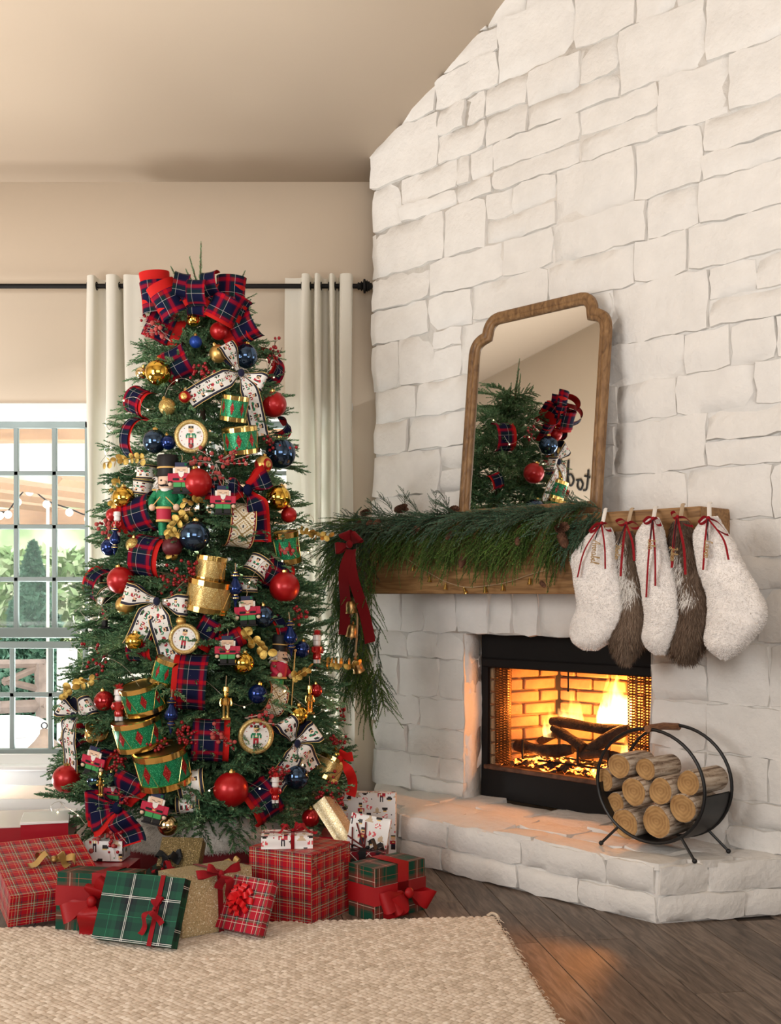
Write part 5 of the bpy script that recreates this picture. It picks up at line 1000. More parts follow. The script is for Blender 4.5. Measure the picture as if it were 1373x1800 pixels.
# ---------------------------------------------------------------- flat wooden nutcrackers
fm = {k: mat('painted_'+k, c, .5) for k, c in dict(navy=(.022, .028, .075), skin=(.78, .55, .40), white=(.82, .78, .72), red=(.50, .022, .060), green=(.06, .33, .10), black=(.012, .011, .012), gold=(.72, .45, .15)).items()}
FLAT = [('boot', 'black', [(-.14, -.37, .23, .16), (.14, -.37, .23, .16)]), ('base', 'black', [(0, -.475, .62, .05)]), ('trousers', 'green', [(-.13, -.215, .25, .16), (.13, -.215, .25, .16)]), ('coat', 'red', [(0, -.0, .58, .28)]), ('sleeve', 'red', [(-.35, .015, .16, .25), (.35, .015, .16, .25)]), ('belt', 'black', [(-.17, -.045, .20, .075), (.17, -.045, .20, .075)]), ('buckle', 'gold', [(0, -.05, .09, .05)]), ('cuff', 'black', [(-.35, -.135, .16, .05), (.35, -.135, .16, .05)]), ('head', 'skin', [(0, .25, .40, .20)]), ('hair', 'white', [(-.215, .23, .10, .18), (.215, .23, .10, .18)]), ('eyebrow', 'black', [(-.09, .245, .10, .014), (.09, .245, .10, .014), (0, .20, .1, .014)]), ('hat', 'navy', [(0, .415, .40, .14)]), ('hat_brim', 'navy', [(0, .345, .44, .03)])]
flat_o = None
for px, py, h, roll, lab in ((319, 840, 56, 0, 'flat red coated wooden nutcracker in front of the red ball, upper left one'), (392, 879, 52, 0, 'flat wooden nutcracker in front of the plaid bow at the middle right'), (435, 1074, 54, -3, 'flat wooden nutcracker in front of the blue ball on the right'), (400, 1143, 52, 0, 'flat wooden nutcracker over the gold ball in the centre right'), (164, 1338, 54, 12, 'flat wooden nutcracker tilted over blue balls at the lower left'), (272, 1421, 58, 14, 'flat wooden nutcracker tilted beside the lower left plaid bow'), (199, 1392, 44, 4, 'flat wooden nutcracker half hidden behind the lower left plaid bow')):
    p, a, s = local(px, py, .115 if px != 199 else .03); H = h*s
    if flat_o is None:
        flat_o = o = thing('flat_nutcracker', lab, 'ornament', p, (0, D(roll), a*.6), 'flat wooden nutcrackers'); lay = dict(eyebrow=2, belt=2, buckle=3, cuff=2, hat=1, head=1, coat=1)
        for nm, c, bs in FLAT:
            for x, z, w, hh in bs: m = MB(); m.box((x, -.012*lay.get(nm, 0), z), (w, .05, hh), .012); m.build(nm, fm[c], o)
        m = MB(); m.add([(-.10, -.045, .20), (.10, -.045, .20), (.07, -.05, .06), (0, -.05, -.0), (-.07, -.05, .06)], [(0, 4, 3, 2, 1)]); m.build('beard', fm['white'], o)
        for x in (-.35, .35): m = MB(); m.ball((x, -.01, -.20), .07, 10, 7); m.build('hand', fm['skin'], o)
        m = MB(); m.ball((.14, -.04, .42), .045, 8, 6); m.build('hat_badge', m_gg, o); m = MB(); m.tube([(0, 0, .48), (.03, .02, .62), (0, .06, .72)], .012, 5); m.build('cord', m_cord, o); o.scale = (H, H, H)
    else: o = copy_tree(flat_o); o.location = tuple(p); o.rotation_euler = (0, D(roll), a*.6); o.scale = (H, H, H); o['label'] = lab
# flat gold figures
gfo = None
for px, py, h, lab in ((397, 1236, 60, 'slim gold nutcracker figure hanging in the middle right'), (544, 1230, 52, 'slim gold nutcracker figure at the right edge'), (177, 1378, 44, 'slim gold figure at the lower left behind boughs')):
    p, a, s = local(px, py, .11); H = h*s
    if gfo is None:
        gfo = o = thing('gold_nutcracker', lab, 'ornament', p, (0, 0, a*.6), 'slim gold nutcrackers'); m = MB(); m.lathe([(0, .5), (.09, .48), (.11, .36), (.08, .35), (.085, .24), (.05, .2), (.13, .15), (.12, -.02), (.10, -.06)], 14); m.build('body', m_gold, o)
        for x in (-1, 1):
            m = MB(); m.tube([(x*.13, 0, .14), (x*.17, -.02, 0), (x*.14, -.04, -.08)], [.035, .03, .03], 8); m.build('arm', m_gold, o); m = MB(); m.tube([(x*.055, 0, -.05), (x*.06, 0, -.25), (x*.055, 0, -.42)], [.05, .042, .05], 8); m.build('leg', m_gold, o)
        m = MB(); m.box((0, -.01, -.45), (.26, .2, .08), .015); m.build('base', m_gold, o); m = MB(); m.tube([(0, 0, .5), (.02, .05, .8)], .012, 5); m.build('cord', m_cord, o); o.scale = (H, H, H)
    else: o = copy_tree(gfo); o.location = tuple(p); o.rotation_euler = (0, 0, a*.6); o.scale = (H, H, H); o['label'] = lab
# ---------------------------------------------------------------- round nutcracker figures
def nutcracker(px, py, h, label, coat, trouser, drumhold=True, roll=0, off=.05, yaw=0, baton=False):
    p, a, s = local(px, py, off); H = h*s; o = thing('nutcracker_figure', label, 'ornament', p, (0, D(roll), a*.7+yaw)); K = dict()
    def P_(nm, mm): q = MB(); K[nm] = (q, mm); return q
    P_('hat', fm['black']).lathe([(0, .5), (.10, .5), (.115, .47), (.105, .34), (.112, .28), (.10, .27)], 20); P_('hat_band', fm['gold']).lathe([(.106, .375), (.111, .37), (.111, .36), (.106, .355)], 20)
    P_('head', fm['skin']).lathe([(.03, .13), (.085, .14), (.098, .18), (.098, .27), (.09, .29)], 18); 
    for sg in (-1, 1):
        q = P_('hair%d' % sg, m_lfur)
        for i in range(34): b = V3(sg*.095, RNG.uniform(-.05, .05), RNG.uniform(.15, .26)); e = b+V3(sg*RNG.uniform(.02, .06), RNG.normal(0, .03), RNG.uniform(-.08, .02)); q.tube([b, (b+e)/2+V3(0, 0, .012), e], [.009, .007, .002], 4)
    q = P_('beard', m_lfur); q.lathe([(.001, .02), (.035, .06), (.06, .12), (.055, .145)], 12, M=Matrix.Translation((0, -.055, 0))); P_('nose', fm['skin']).ball((0, -.105, .205), .022, 8, 6)
    q = P_('moustache', fm['black']); [q.tube(catmull([(0, -.103, .178), (sg*.035, -.108, .172), (sg*.07, -.09, .185)], 3), [.012, .012, .011, .010, .008, .006, .003], 6) for sg in (-1, 1)]
    q = P_('eye', fm['black']); [q.ball((sg*.042, -.092, .228), .010, 8, 6) for sg in (-1, 1)]
    P_('coat', coat).lathe([(.05, .14), (.105, .125), (.125, .08), (.115, -.02), (.105, -.09), (.09, -.1)], 20); P_('belt', fm['gold']).lathe([(.108, -.075), (.118, -.08), (.118, -.10), (.10, -.105)], 20)
    for sg in (-1, 1):
        P_('arm%d' % sg, coat).tube(catmull([(sg*.12, 0, .11), (sg*.165, -.02, .03), (sg*.14, -.09, -.04)], 4), .038, 10); P_('hand%d' % sg, fm['skin']).ball((sg*.13, -.115, -.055), .036, 12, 8); P_('epaulette%d' % sg, fm['gold']).box((sg*.125, 0, .135), (.07, .08, .018), .006)
        P_('leg%d' % sg, trouser).tube([(sg*.05, 0, -.08), (sg*.055, 0, -.25), (sg*.052, 0, -.36)], [.052, .048, .045], 12); P_('boot%d' % sg, fm['black']).tube([(sg*.052, 0, -.34), (sg*.052, 0, -.45), (sg*.052, -.03, -.475)], [.05, .05, .045], 12)
        if drumhold: P_('stick%d' % sg, fm['gold']).tube([(sg*.13, -.13, -.055), (sg*.03, -.16, .05)], .006, 5)
    if drumhold: q = P_('drum', fm['red']); q.lathe([(0, -.02), (.075, -.02), (.075, -.16), (0, -.16)], 18, M=Matrix.Translation((0, -.13, -.04))); q = P_('drum_rim', fm['gold']); [q.lathe([(.072, z), (.081, z), (.081, z-.022), (.072, z-.022)], 18, M=Matrix.Translation((0, -.13, -.04))) for z in (-.012, -.145)]
    if baton: P_('baton', fm['gold']).tube([(.15, -.15, .28), (.11, -.17, -.5)], .009, 6); K['baton'][0].ball((.155, -.15, .3), .02, 8, 6)
    P_('base', fm['black']).box((0, 0, -.49), (.26, .2, .03), .008)
    for nm, (q, mm) in K.items(): q.build(nm.rstrip('-1'), mm, o, kind='stuff' if nm.startswith('hair') else None)
    o.scale = (H, H, H); return o
nutcracker(295, 884, 168, 'green coated nutcracker drummer with black hat at the left middle', m_gg, m_gg, off=.03); nutcracker(490, 1180, 128, 'red coated nutcracker with white beard and baton at the right', fm['red'], fm['green'], False, 6, .03, .5, True); nutcracker(184, 1058, 92, 'nutcracker in black hat with gold bands at the left edge', fm['black'], fm['red'], False, 0, -.02, -.4)
gno = None; m_fe = mat('red_feather', (.60, .03, .03), .9); m_gr = mat('red_glass', (.45, .012, .012), .12, .3, coat=.6); m_gw = mat('white_glass', (.80, .76, .74), .15, 0, coat=.6)
for px, py, h, lab in ((209, 1238, 78, 'small red and white glass nutcracker with red feather beside the drums'), (557, 1140, 70, 'small glass figure with pink red feather at the right edge'), (484, 1388, 64, 'small red and white glass nutcracker low at the right'), (206, 920, 60, 'small glass figure with red feather at the left edge')):
    p, a, s = local(px, py, .10); H = h*s
    if gno is None:
        gno = o = thing('glass_nutcracker', lab, 'ornament', p, (0, 0, a*.6), 'small glass nutcrackers'); m = MB()
        for i in range(90):
            d = norm(RNG.normal(0, 1, 3)+V3(0, 0, .8)); m.tube([V3(0, 0, .36), V3(0, 0, .36)+d*RNG.uniform(.06, .15)], [.012, .002], 3)
        m.build('feather', m_fe, o); m = MB(); m.lathe([(0, .36), (.10, .34), (.11, .22), (.09, .2), (.10, .1), (.07, .06)], 16); m.build('head', m_gw, o); m = MB(); m.lathe([(.07, .07), (.13, .04), (.12, -.08), (.09, -.14), (.11, -.17), (.10, -.27)], 16); m.build('coat', m_gr, o)
        for x in (-1, 1): m = MB(); m.tube([(x*.12, 0, .03), (x*.15, -.03, -.06), (x*.10, -.07, -.10)], .035, 8); m.build('arm', m_gr, o); m = MB(); m.tube([(x*.05, 0, -.24), (x*.05, 0, -.38)], .048, 8); m.build('leg', m_gw, o); m = MB(); m.tube([(x*.05, 0, -.37), (x*.05, -.01, -.5)], .05, 8); m.build('boot', fm['black'], o)
        o.scale = (H, H, H)
    else: o = copy_tree(gno); o.location = tuple(p); o.rotation_euler = (0, 0, a*.6); o.scale = (H, H, H); o['label'] = lab
fino = None
for px, py, h, lab in ((414, 1036, 66, 'blue finial ornament right of the large gold drum'), (511, 1122, 66, 'blue finial ornament at the right near the red nutcracker'), (301, 1258, 66, 'blue finial ornament right of the green drum stack'), (202, 950, 52, 'blue finial ornament at the left edge of the tree')):
    p, a, s = local(px, py, .11); H = h*s
    if fino is None:
        fino = o = thing('finial_ornament', lab, 'ornament', p, (0, 0, a), 'blue finials'); m = MB(); m.lathe([(0, .5), (.05, .49), (.055, .42), (.12, .40), (.12, .33), (.06, .30), (.09, .22), (.17, .08), (.185, .0), (.16, -.08), (.06, -.15), (.11, -.2), (.11, -.26), (.05, -.3), (.04, -.4), (.0, -.52)], 20, wob=lambda k, n: 1+.05*(k % 2)); m.build('glass', BM['BD'], o, angle=70)
        m = MB(); [m.lathe([(r, z+.018), (r+.015, z+.01), (r+.015, z-.01), (r, z-.018)], 18) for r, z in ((.118, .365), (.055, .45), (.06, -.15), (.105, -.23))]; m.build('gold_band', m_gold, o); m = MB(); m.tube([(0, 0, .48), (0, .02, .7)], .015, 5); m.build('cord', m_cord, o); o.scale = (H, H, H)
    else: o = copy_tree(fino); o.location = tuple(p); o.rotation_euler = (0, RNG.normal(0, .06), a); o.scale = (H, H, H); o['label'] = lab
# ---------------------------------------------------------------- berries and gold leaves
m_ber = mat('red_berries', (.30, .008, .014), .22, 0, coat=.4); m_fro = mat('frosted_berries', (.46, .085, .075), .75, bump=.5, bscale=700); m_wst = mat('pale_wire_stem', (.52, .43, .36), .7)
def berries(px, py, ang, L, n, label, frost=0, off=.06, spread=.45, wide=1):
    p, a, s = local(px, py, off); L *= s; o = thing('berry_spray', label, 'berries', p, (0, 0, a*.6)); A = D(ang); st = MB(); b = MB(); f = MB()
    for i in range(max(3, n//6)):
        aa = A+RNG.normal(0, spread); l = L*RNG.uniform(.65, 1); pts = catmull([V3(0, 0, 0), V3(cos(aa)*l*.5, -.02, sin(aa)*l*.5+.006), V3(cos(aa+.15)*l, RNG.normal(-.03, .015), sin(aa+.15)*l)], 4); st.tube(pts, .0013, 4)
        for q in range(6):
            c = pts[min(len(pts)-1, 2+int(q/6*(len(pts)-2)))]+RNG.normal(0, .011*wide, 3); fr = RNG.random() < frost; (f if fr else b).ball(c, (.0105 if fr else .0076)*RNG.uniform(.85, 1.1), 9, 6); st.tube([pts[min(len(pts)-1, 2+int(q/6*(len(pts)-2)))], c], .0009, 3)
    st.build('stems', m_wst if frost else m_twig, o)
    if b.n: b.build('berries', m_ber, o, angle=180, kind='stuff')
    if f.n: f.build('frosted_berries', m_fro, o, angle=180, kind='stuff')
for q in [(300, 600, 148, 64, 26, 'frosted red berry spray at the upper left under the top bow', .4), (286, 575, 160, 44, 14, 'red berry sprig sticking out left under the top bow', .15), (352, 640, -100, 40, 24, 'dense dark red berry cluster right of the upper plaid loop', 0), (470, 650, 48, 60, 22, 'red berry sprig sticking out at the upper right', 0), (375, 815, 175, 60, 18, 'frosted berry spray pointing left under the top medallion', .45), (378, 812, -10, 66, 24, 'frosted berry spray pointing right under the second drum', .4), (380, 815, -60, 62, 18, 'frosted berry spray pointing down at the centre', .4), (330, 1030, 150, 60, 36, 'dark red berry cluster left of the gold drums', 0), (335, 1020, 40, 40, 14, 'small red berry sprig above the large gold drum', 0), (490, 940, -70, 50, 20, 'frosted berry spray at the right under the gold ball', .35), (478, 800, 70, 50, 26, 'dark red berries in front of the big blue ball', 0), (190, 1150, 195, 52, 22, 'red berry sprig reaching left over the window', 0), (310, 1300, 35, 46, 30, 'red berry cluster between the drums and the lower plaid loop', 0), (300, 1310, 190, 42, 20, 'red berry sprig over the largest green drum', 0), (226, 1340, 190, 40, 26, 'red berry cluster right of the lower left flat nutcracker', 0), (200, 1440, -98, 74, 36, 'frosted berry spray hanging under the lower left plaid bow', .45), (430, 1262, 15, 60, 20, 'frosted berries over the lower right medallion', .45), (412, 1320, 120, 60, 24, 'frosted berry spray left of the lower right medallion', .4), (470, 1350, -50, 44, 18, 'dark red berries below the lower right medallion', 0), (488, 1372, 80, 34, 16, 'dark red berries over the small glass nutcracker', 0), (548, 1392, -14, 74, 44, 'red berry spray reaching right over the gifts', 0), (572, 1300, 8, 52, 22, 'fine red berry sprig at the lower right edge', 0), (596, 1275, 80, 40, 12, 'thin red berry strand at the right edge in front of the curtain', 0), (196, 915, -110, 40, 12, 'frosted berries at the left edge above the finial', .5), (520, 1095, 60, 34, 16, 'red berries at the right edge below the red ball', 0), (232, 1395, 200, 30, 10, 'red berry sprig above the lower left plaid bow', 0)]: berries(*q)
leaf = MB(); P = [[(.013*u*math.sqrt(max(0, 1-(v*.95)**2)), -.003*(1-u*u)*(1-v*v), .015+.015*v) for u in (-1, -.4, .4, 1)] for v in (-1, -.7, -.3, .1, .5, .8, 1)]; leaf.grid(P); lf_me = None; m_gleaf = mat('gold_leaf', (.50, .34, .09), .33, .9, bump=.5, bscale=300, var=.3, vscale=40)
def leaves(px, py, ang, L, n, label, sc=1.0, off=.07, turn=.4):
    global lf_me
    p, a, s = local(px, py, off); L *= s; o = thing('gold_leaf_spray', label, 'gold leaves', p, (0, 0, a*.6), 'gold leaf sprays'); A = D(ang); pts = []
    for i in range(9): k = i/8; aa = A+turn*k; pts.append((V3(0, 0, 0) if not pts else pts[-1])+V3(cos(aa)*L/8, -.004, sin(aa)*L/8))
    m = MB(); m.tube(pts, .0016, 5); m.build('stem', m_gleaf, o)
    for i in range(n):
        q = pts[1+int(i/n*7.9)]; aa = A+turn*i/n+(.9 if i % 2 else -.9)+RNG.normal(0, .25); M = Matrix.Translation(q) @ Matrix.Rotation(-(aa-PI/2), 4, 'Y') @ Matrix.Rotation(RNG.normal(0, .5), 4, 'Z') @ Matrix.Rotation(RNG.normal(0, .4), 4, 'X') @ Matrix.Scale(sc*RNG.uniform(.8, 1.2), 4)
        if lf_me is None: l = leaf.build('leaf', m_gleaf, o); lf_me = l.data
        else: l = link('leaf', lf_me, o)
        l.matrix_local = M
for q in [(272, 808, 172, 78, 16, 'gold leaf spray at the left edge above the printed loops', 1), (212, 832, -110, 50, 10, 'gold leaves hanging at the left edge by the gold ball', 1), (345, 890, 215, 62, 14, 'gold leaf spray right of the green nutcracker', 1.1), (318, 925, -115, 52, 10, 'gold leaves hanging over the burgundy ball', 1.1), (365, 885, 170, 40, 6, 'two tone gold leaves above the middle blue ball', 1), (515, 925, -25, 62, 16, 'gold leaf spray at the right edge beside the curtain', .9), (420, 1092, -60, 66, 12, 'gold leaf spray right of the rolled plaid loop', 1.2), (560, 1158, -20, 70, 14, 'gold leaf spray reaching right in front of the curtain', 1), (180, 1192, 190, 72, 14, 'gold leaf spray at the left edge over the window', 1.1), (505, 1195, 20, 40, 8, 'gold leaves right of the jewelled ribbon', 1)]: leaves(*q)
nb_ = simple_bow('red_ribbon_curl', 'bright red ribbon curl at the lower right edge of the tree', 'ribbon', at(598, 1333, 5.25), (0, 0, 0), m_redlin, [(D(10), .06), (D(60), .04)], [(D(-40), .19, -1.2)], .045, .02)
# ---------------------------------------------------------------- fairy lights
fl_o = thing('fairy_lights', 'thin silver wire of tiny fairy lights wound around the tree', 'string lights', TA); m = MB(); b = MB(); m_bulb = mat('warm_bulb', (1, .9, .7), .3, ecol=(1, .82, .5, 1), estr=2.5)
for wv_ in range(5):
    pts = []
    for i in range(46):
        z = 2.45-wv_*.45-.42*i/46; az = CD+(i/45-.5)*PI*1.15*(1 if wv_ % 2 else -1); r = rs(z)+.075+.02*sin(i*1.7+wv_); pts.append(V3(r*cos(az), r*sin(az), z+.05*sin(i*.8+wv_)))
        if i % 4 == 2: b.ball(pts[-1]+V3(0, 0, -.004), .0042, 7, 5)
    m.tube(catmull(pts, 2), .0011, 4)
m.build('wire', mat('silver_wire', (.62, .58, .52), .35, .8), fl_o); b.build('bulbs', m_bulb, fl_o, kind='stuff')
# ================================================================ RUG
RA = math.radians(4.7); rc = on_z(870, 1612, .012); rx = V3(cos(RA), sin(RA), 0); ry = V3(-sin(RA), cos(RA), 0); RWID, RLEN = 2.9, 1.75
m_jute = mat('cream_jute', (.66, .55, .43), .95, bump=.6, bscale=260, bdist=.003, var=.10, vscale=3)
t = NT('jute_weave'); gi_ = t.n('NewGeometry'); t.set(col=t.ramp(gi_.outputs['Random Per Island'], [(.0, (.56, .46, .36)), (.5, (.72, .61, .50)), (1, (.82, .72, .61))]), rough=.95); t.bump(t.noise(300, 2, stretch=(1, 4, 1)), .5, .003); m_loop = t.m
rug = thing('jute_rug', 'cream woven jute rug on the wood floor', 'rug', rc, RA); m = MB(); m.box((-RWID/2, -RLEN/2, -.005), (RWID, RLEN, .010), .003); m.build('backing', m_jute, rug)
lw, lh = .0285, .0150; nx, ny = int(RWID/lw), int(RLEN/lh); tpl = []
for a in np.linspace(0, 1, 5):
    for b in np.linspace(-1, 1, 4): tpl.append(((a-.5)*1.25, b*.62*(1-.55*(2*a-1)**2), (1-(2*a-1)**2)*(1-b*b*.8)))
tpl = np.array(tpl); F0_ = np.array([(i*4+j, i*4+j+1, (i+1)*4+j+1, (i+1)*4+j) for i in range(4) for j in range(3)])
I, J = np.meshgrid(np.arange(nx), np.arange(ny), indexing='ij'); I, J = I.ravel(), J.ravel(); keep = (-(J+.5)*lh > -1.35); I, J = I[keep], J[keep]; K = len(I)
cx_ = -(I+.5+.5*(J % 2))*lw+RNG.normal(0, .0014, K); cy_ = -(J+.5)*lh+RNG.normal(0, .0008, K)+.004*np.sin(cx_*3); sk = .26+RNG.normal(0, .09, K); hz = .009*RNG.uniform(.75, 1.25, K)
X = tpl[:, 0]*lw; Y = tpl[:, 1]*lh
V = np.stack([cx_[:, None]+X*np.cos(sk)[:, None]-Y*np.sin(sk)[:, None], cy_[:, None]+X*np.sin(sk)[:, None]+Y*np.cos(sk)[:, None], tpl[:, 2]*hz[:, None]-.001], 2); F = (F0_[None]+(np.arange(K)*len(tpl))[:, None, None]).reshape(-1, 4)
me = np_mesh('woven_loops', V.reshape(-1, 3), F, [m_loop]); me.polygons.foreach_set('use_smooth', np.ones(len(F), bool)); link('woven_loops', me, rug, 'stuff')
m = MB()
for i in range(260):
    x = RNG.choice([0, 1]); p = V3(.002, -RNG.random()*1.6, 0) if x else V3(-RNG.random()*1.4, .002, 0); e = p+(V3(.012, 0, 0) if x else V3(0, .012, 0))*RNG.uniform(.4, 1.0)+V3(RNG.normal(0, .008), RNG.normal(0, .008), -.006); m.tube([p, (p+e)/2+V3(0, 0, .004), e], .0012, 4)
m.tube(catmull([V3(-.03, .004, .004), V3(-.01, .012, .012), V3(.008, .006, .006), V3(.012, -.02, 0)], 4), .006, 6); m.build('frayed_edge', m_jute, rug, kind='stuff')
RUGZ = .019
# ================================================================ GIFTS
W_ = lambda *c: tuple(c)
m_stew = plaid_mat('red_tartan_paper', [(0, (.40, .008, .018)), (.34, (.03, .05, .035)), (.40, (.40, .008, .018)), (.48, (.035, .09, .05)), (.62, (.32, .03, .025)), (.70, (.02, .025, .06)), (.78, (.40, .008, .018))], [(0, (.40, .008, .018)), (.34, (.05, .09, .05)), (.42, (.40, .014, .022)), (.5, (.055, .11, .06)), (.64, (.30, .03, .025)), (.72, (.02, .03, .05)), (.79, (.40, .008, .018))], [(.55, .020, (.75, .62, .45, 1), .55, 'xy'), (.16, .014, (.72, .42, .20, 1), .55, 'xy'), (.37, .010, (.72, .70, .62, 1), .6, 'xy')], .059, .42)
m_stew2 = plaid_mat('small_red_tartan_paper', [(0, (.42, .012, .03)), (.40, (.02, .03, .05)), (.5, (.05, .11, .06)), (.68, (.40, .012, .03))], [(0, (.42, .012, .03)), (.38, (.05, .11, .07)), (.52, (.02, .03, .05)), (.66, (.42, .012, .03))], [(.20, .018, (.78, .72, .60, 1), .7, 'xy'), (.55, .014, (.78, .74, .66, 1), .6, 'xy')], .052, .35)
m_grn = plaid_mat('green_tartan_paper', [(0, (.005, .062, .034)), (.22, (.007, .085, .044)), (.34, (.004, .028, .022)), (.46, (.006, .007, .012)), (.66, (.004, .03, .024)), (.78, (.005, .062, .034))], [(0, (.005, .062, .034)), (.24, (.004, .028, .022)), (.40, (.006, .007, .012)), (.62, (.006, .08, .042)), (.8, (.004, .03, .024))], [(.555, .006, (.80, .82, .78, 1), .9, 'xy'), (.595, .006, (.80, .82, .78, 1), .9, 'xy'), (.12, .004, (.03, .30, .15, 1), .7, 'xy')], .155, .45)
m_gr2 = plaid_mat('green_brown_tartan_paper', [(0, (.009, .06, .036)), (.30, (.05, .05, .035)), (.38, (.20, .04, .03)), (.62, (.10, .055, .04)), (.72, (.009, .06, .035))], [(0, (.009, .062, .038)), (.28, (.05, .05, .035)), (.36, (.21, .035, .028)), (.62, (.10, .06, .04)), (.7, (.009, .06, .035))], [(.5, .012, (.70, .55, .45, 1), .55, 'xy'), (.85, .008, (.45, .12, .08, 1), .6, 'xy')], .105, .4)
m_dia = plaid_mat('dark_red_diagonal_plaid', [(0, (.22, .010, .02)), (.5, (.02, .02, .03)), (.75, (.012, .06, .04))], [(0, (.22, .010, .02)), (.5, (.03, .015, .02)), (.75, (.20, .01, .02))], [(.12, .03, (.75, .70, .66, 1), .8, 'xy')], .055, .5)
m_satin = mat('red_satin', (.30, .003, .006), .5, spec=.3, bump=.12, bscale=40, bdist=.006); m_gfoil = glitter('gold_ridged_paper', (.66, .54, .32), (.40, .31, .16), 300, .45); m_dgold = glitter('dark_gold_glitter_paper', (.20, .15, .06), (.06, .045, .02), 420, .4); m_gsat = mat('gold_satin', (.52, .34, .12), .32, .5); m_white = mat('white_gloss_paper', (.80, .78, .77), .25); m_redp = mat('red_gloss_paper', (.32, .010, .02), .28, coat=.3); m_dgreen = mat('dark_green_paper', (.006, .028, .020), .35); m_blackr = mat('black_ribbon', (.010, .012, .014), .6)
def nut_paper(seed, hh=.075):
    def f(u, v):
        col = np.tile((.80, .79, .78), (len(u), 1)).astype(float); g = np.random.default_rng(seed); u1 = u.max()+.1; v1 = v.max()+.1; i = 0; y = u.min()*0-.02
        for r in range(int((v1+.3)/(hh*1.25))+2):
            for c in range(int((u1+.3)/(hh*.62))+2):
                k = (r*2+c+seed) % 5; cx = c*hh*.62+(r % 2)*hh*.3-.1; cy = r*hh*1.2-.1
                if k == 0: stamp(u, v, col, cx, cy, hh*1.15, SOLR)
                elif k == 1: stamp(u, v, col, cx, cy+hh*.25, hh*.36, MINT); stamp(u, v, col, cx, cy-hh*.3, hh*.3, HATS)
                elif k == 2: stamp(u, v, col, cx, cy, hh*.5, TREE)
                elif k == 3: stamp(u, v, col, cx, cy+.1*hh, hh*.34, HATS); stamp(u, v, col, cx, cy-hh*.4, hh*.36, MINT)
                else: stamp(u, v, col, cx, cy, hh*.05, DOTS); stamp(u, v, col, cx+.2*hh, cy+.3*hh, hh*.05, spr('G')); stamp(u, v, col, cx-.15*hh, cy-.3*hh, hh*.05, spr('K'))
        return col
    return f
def gift(name, label, loc, yaw, W, Dp, H, mm, pitch=0, roll=0, paper=None, rot45=False, fold=True):
    """wrapped box, origin at its front left bottom corner; x right, y away, z up"""
    o = thing(name, label, 'gift', loc, (pitch, roll, yaw)); m = MB(); F = [((0, 0, 0), (W, 0, 0), (0, 0, H)), ((W, 0, 0), (0, Dp, 0), (0, 0, H)), ((W, Dp, 0), (-W, 0, 0), (0, 0, H)), ((0, Dp, 0), (0, -Dp, 0), (0, 0, H)), ((0, 0, H), (W, 0, 0), (0, Dp, 0)), ((0, Dp, 0), (W, 0, 0), (0, -Dp, 0))]
    for i, (a, b, c) in enumerate(F):
        a, b, c = map(lambda q: V3(*q), (a, b, c)); lb, lc = np.linalg.norm(b), np.linalg.norm(c); r_ = .005; n1, n2 = (max(2, int(lb/.0052)), max(2, int(lc/.0052))) if paper else (6, 6)
        if paper and i in (2, 5): n1 = n2 = 2
        nn = norm(np.cross(b, c)); P = np.zeros((n2+1, n1+1, 3)); U = np.zeros((n2+1, n1+1, 2))
        for y in range(n2+1):
            for x in range(n1+1):
                k, l = x/n1, y/n2; P[y, x] = a+b*k+c*l-nn*.0009*(sin(9*k+i)+sin(8*l+2*i)) * (0 < k < 1 and 0 < l < 1); u, v = k*lb+(.03*i), l*lc+(.021*i); U[y, x] = ((u+v)*.7071, (u-v)*.7071) if rot45 else (u, v)
        fc = None
        if paper: cu = (U[:-1, :-1]+U[1:, 1:])/2; fc = paper(cu[..., 0].ravel(), cu[..., 1].ravel())
        m.grid(P, U, 0, fc)
    m.build('wrapped_box', mm, o, colours=bool(paper), angle=30)
    if fold and H > .09:                                                        # folded paper flap on the right end
        m = MB(); m.add([(W+.0012, .0, H*.98), (W+.0012, Dp, H*.98), (W+.0016, Dp*.62, H*.45), (W+.0016, Dp*.36, H*.45)], [(0, 1, 2, 3)], uv=[(0, H), (Dp, H), (Dp*.62, H*.45), (Dp*.36, H*.45)]); m.build('paper_flap', mm if not paper else m_white, o, smooth=False)
    return o
def band(o, axis, c, w, W, Dp, H, mm, e=.0035):                     # a ribbon all round the box
    m = MB(); e_ = e
    if axis == 'x':   q = [(-e_, H+e_), (W+e_, H+e_), (W+e_, -.0015), (-e_, -.0015)]; P = [[(x, c-w/2, z) for x, z in q+q[:1]], [(x, c+w/2, z) for x, z in q+q[:1]]]
    elif axis == 'y': q = [(-e_, H+e_), (Dp+e_, H+e_), (Dp+e_, -.0015), (-e_, -.0015)]; P = [[(c-w/2, y, z) for y, z in q+q[:1]], [(c+w/2, y, z) for y, z in q+q[:1]]]
    else:             q = [(-e_, -e_), (W+e_, -e_), (W+e_, Dp+e_), (-e_, Dp+e_)]; P = [[(x, y, c-w/2) for x, y in q+q[:1]], [(x, y, c+w/2) for x, y in q+q[:1]]]
    m.grid(P); m.build('ribbon', mm, o, smooth=False)
def bow_on(o, loc, rot, mm, loops, tails, w, h=.02, knot=.012, tilt=.35, notch=0.0):
    e = bpy.data.objects.new('ribbon_bow', None); COL.objects.link(e); e.parent = o; e.location = loc; e.rotation_euler = rot
    simple_bow('', '', '', None, None, mm, loops, tails, w, h, knot, parent=e, tilt=tilt, notch=notch)
def flr(px, py, z=.001): return on_z(px, py, z)
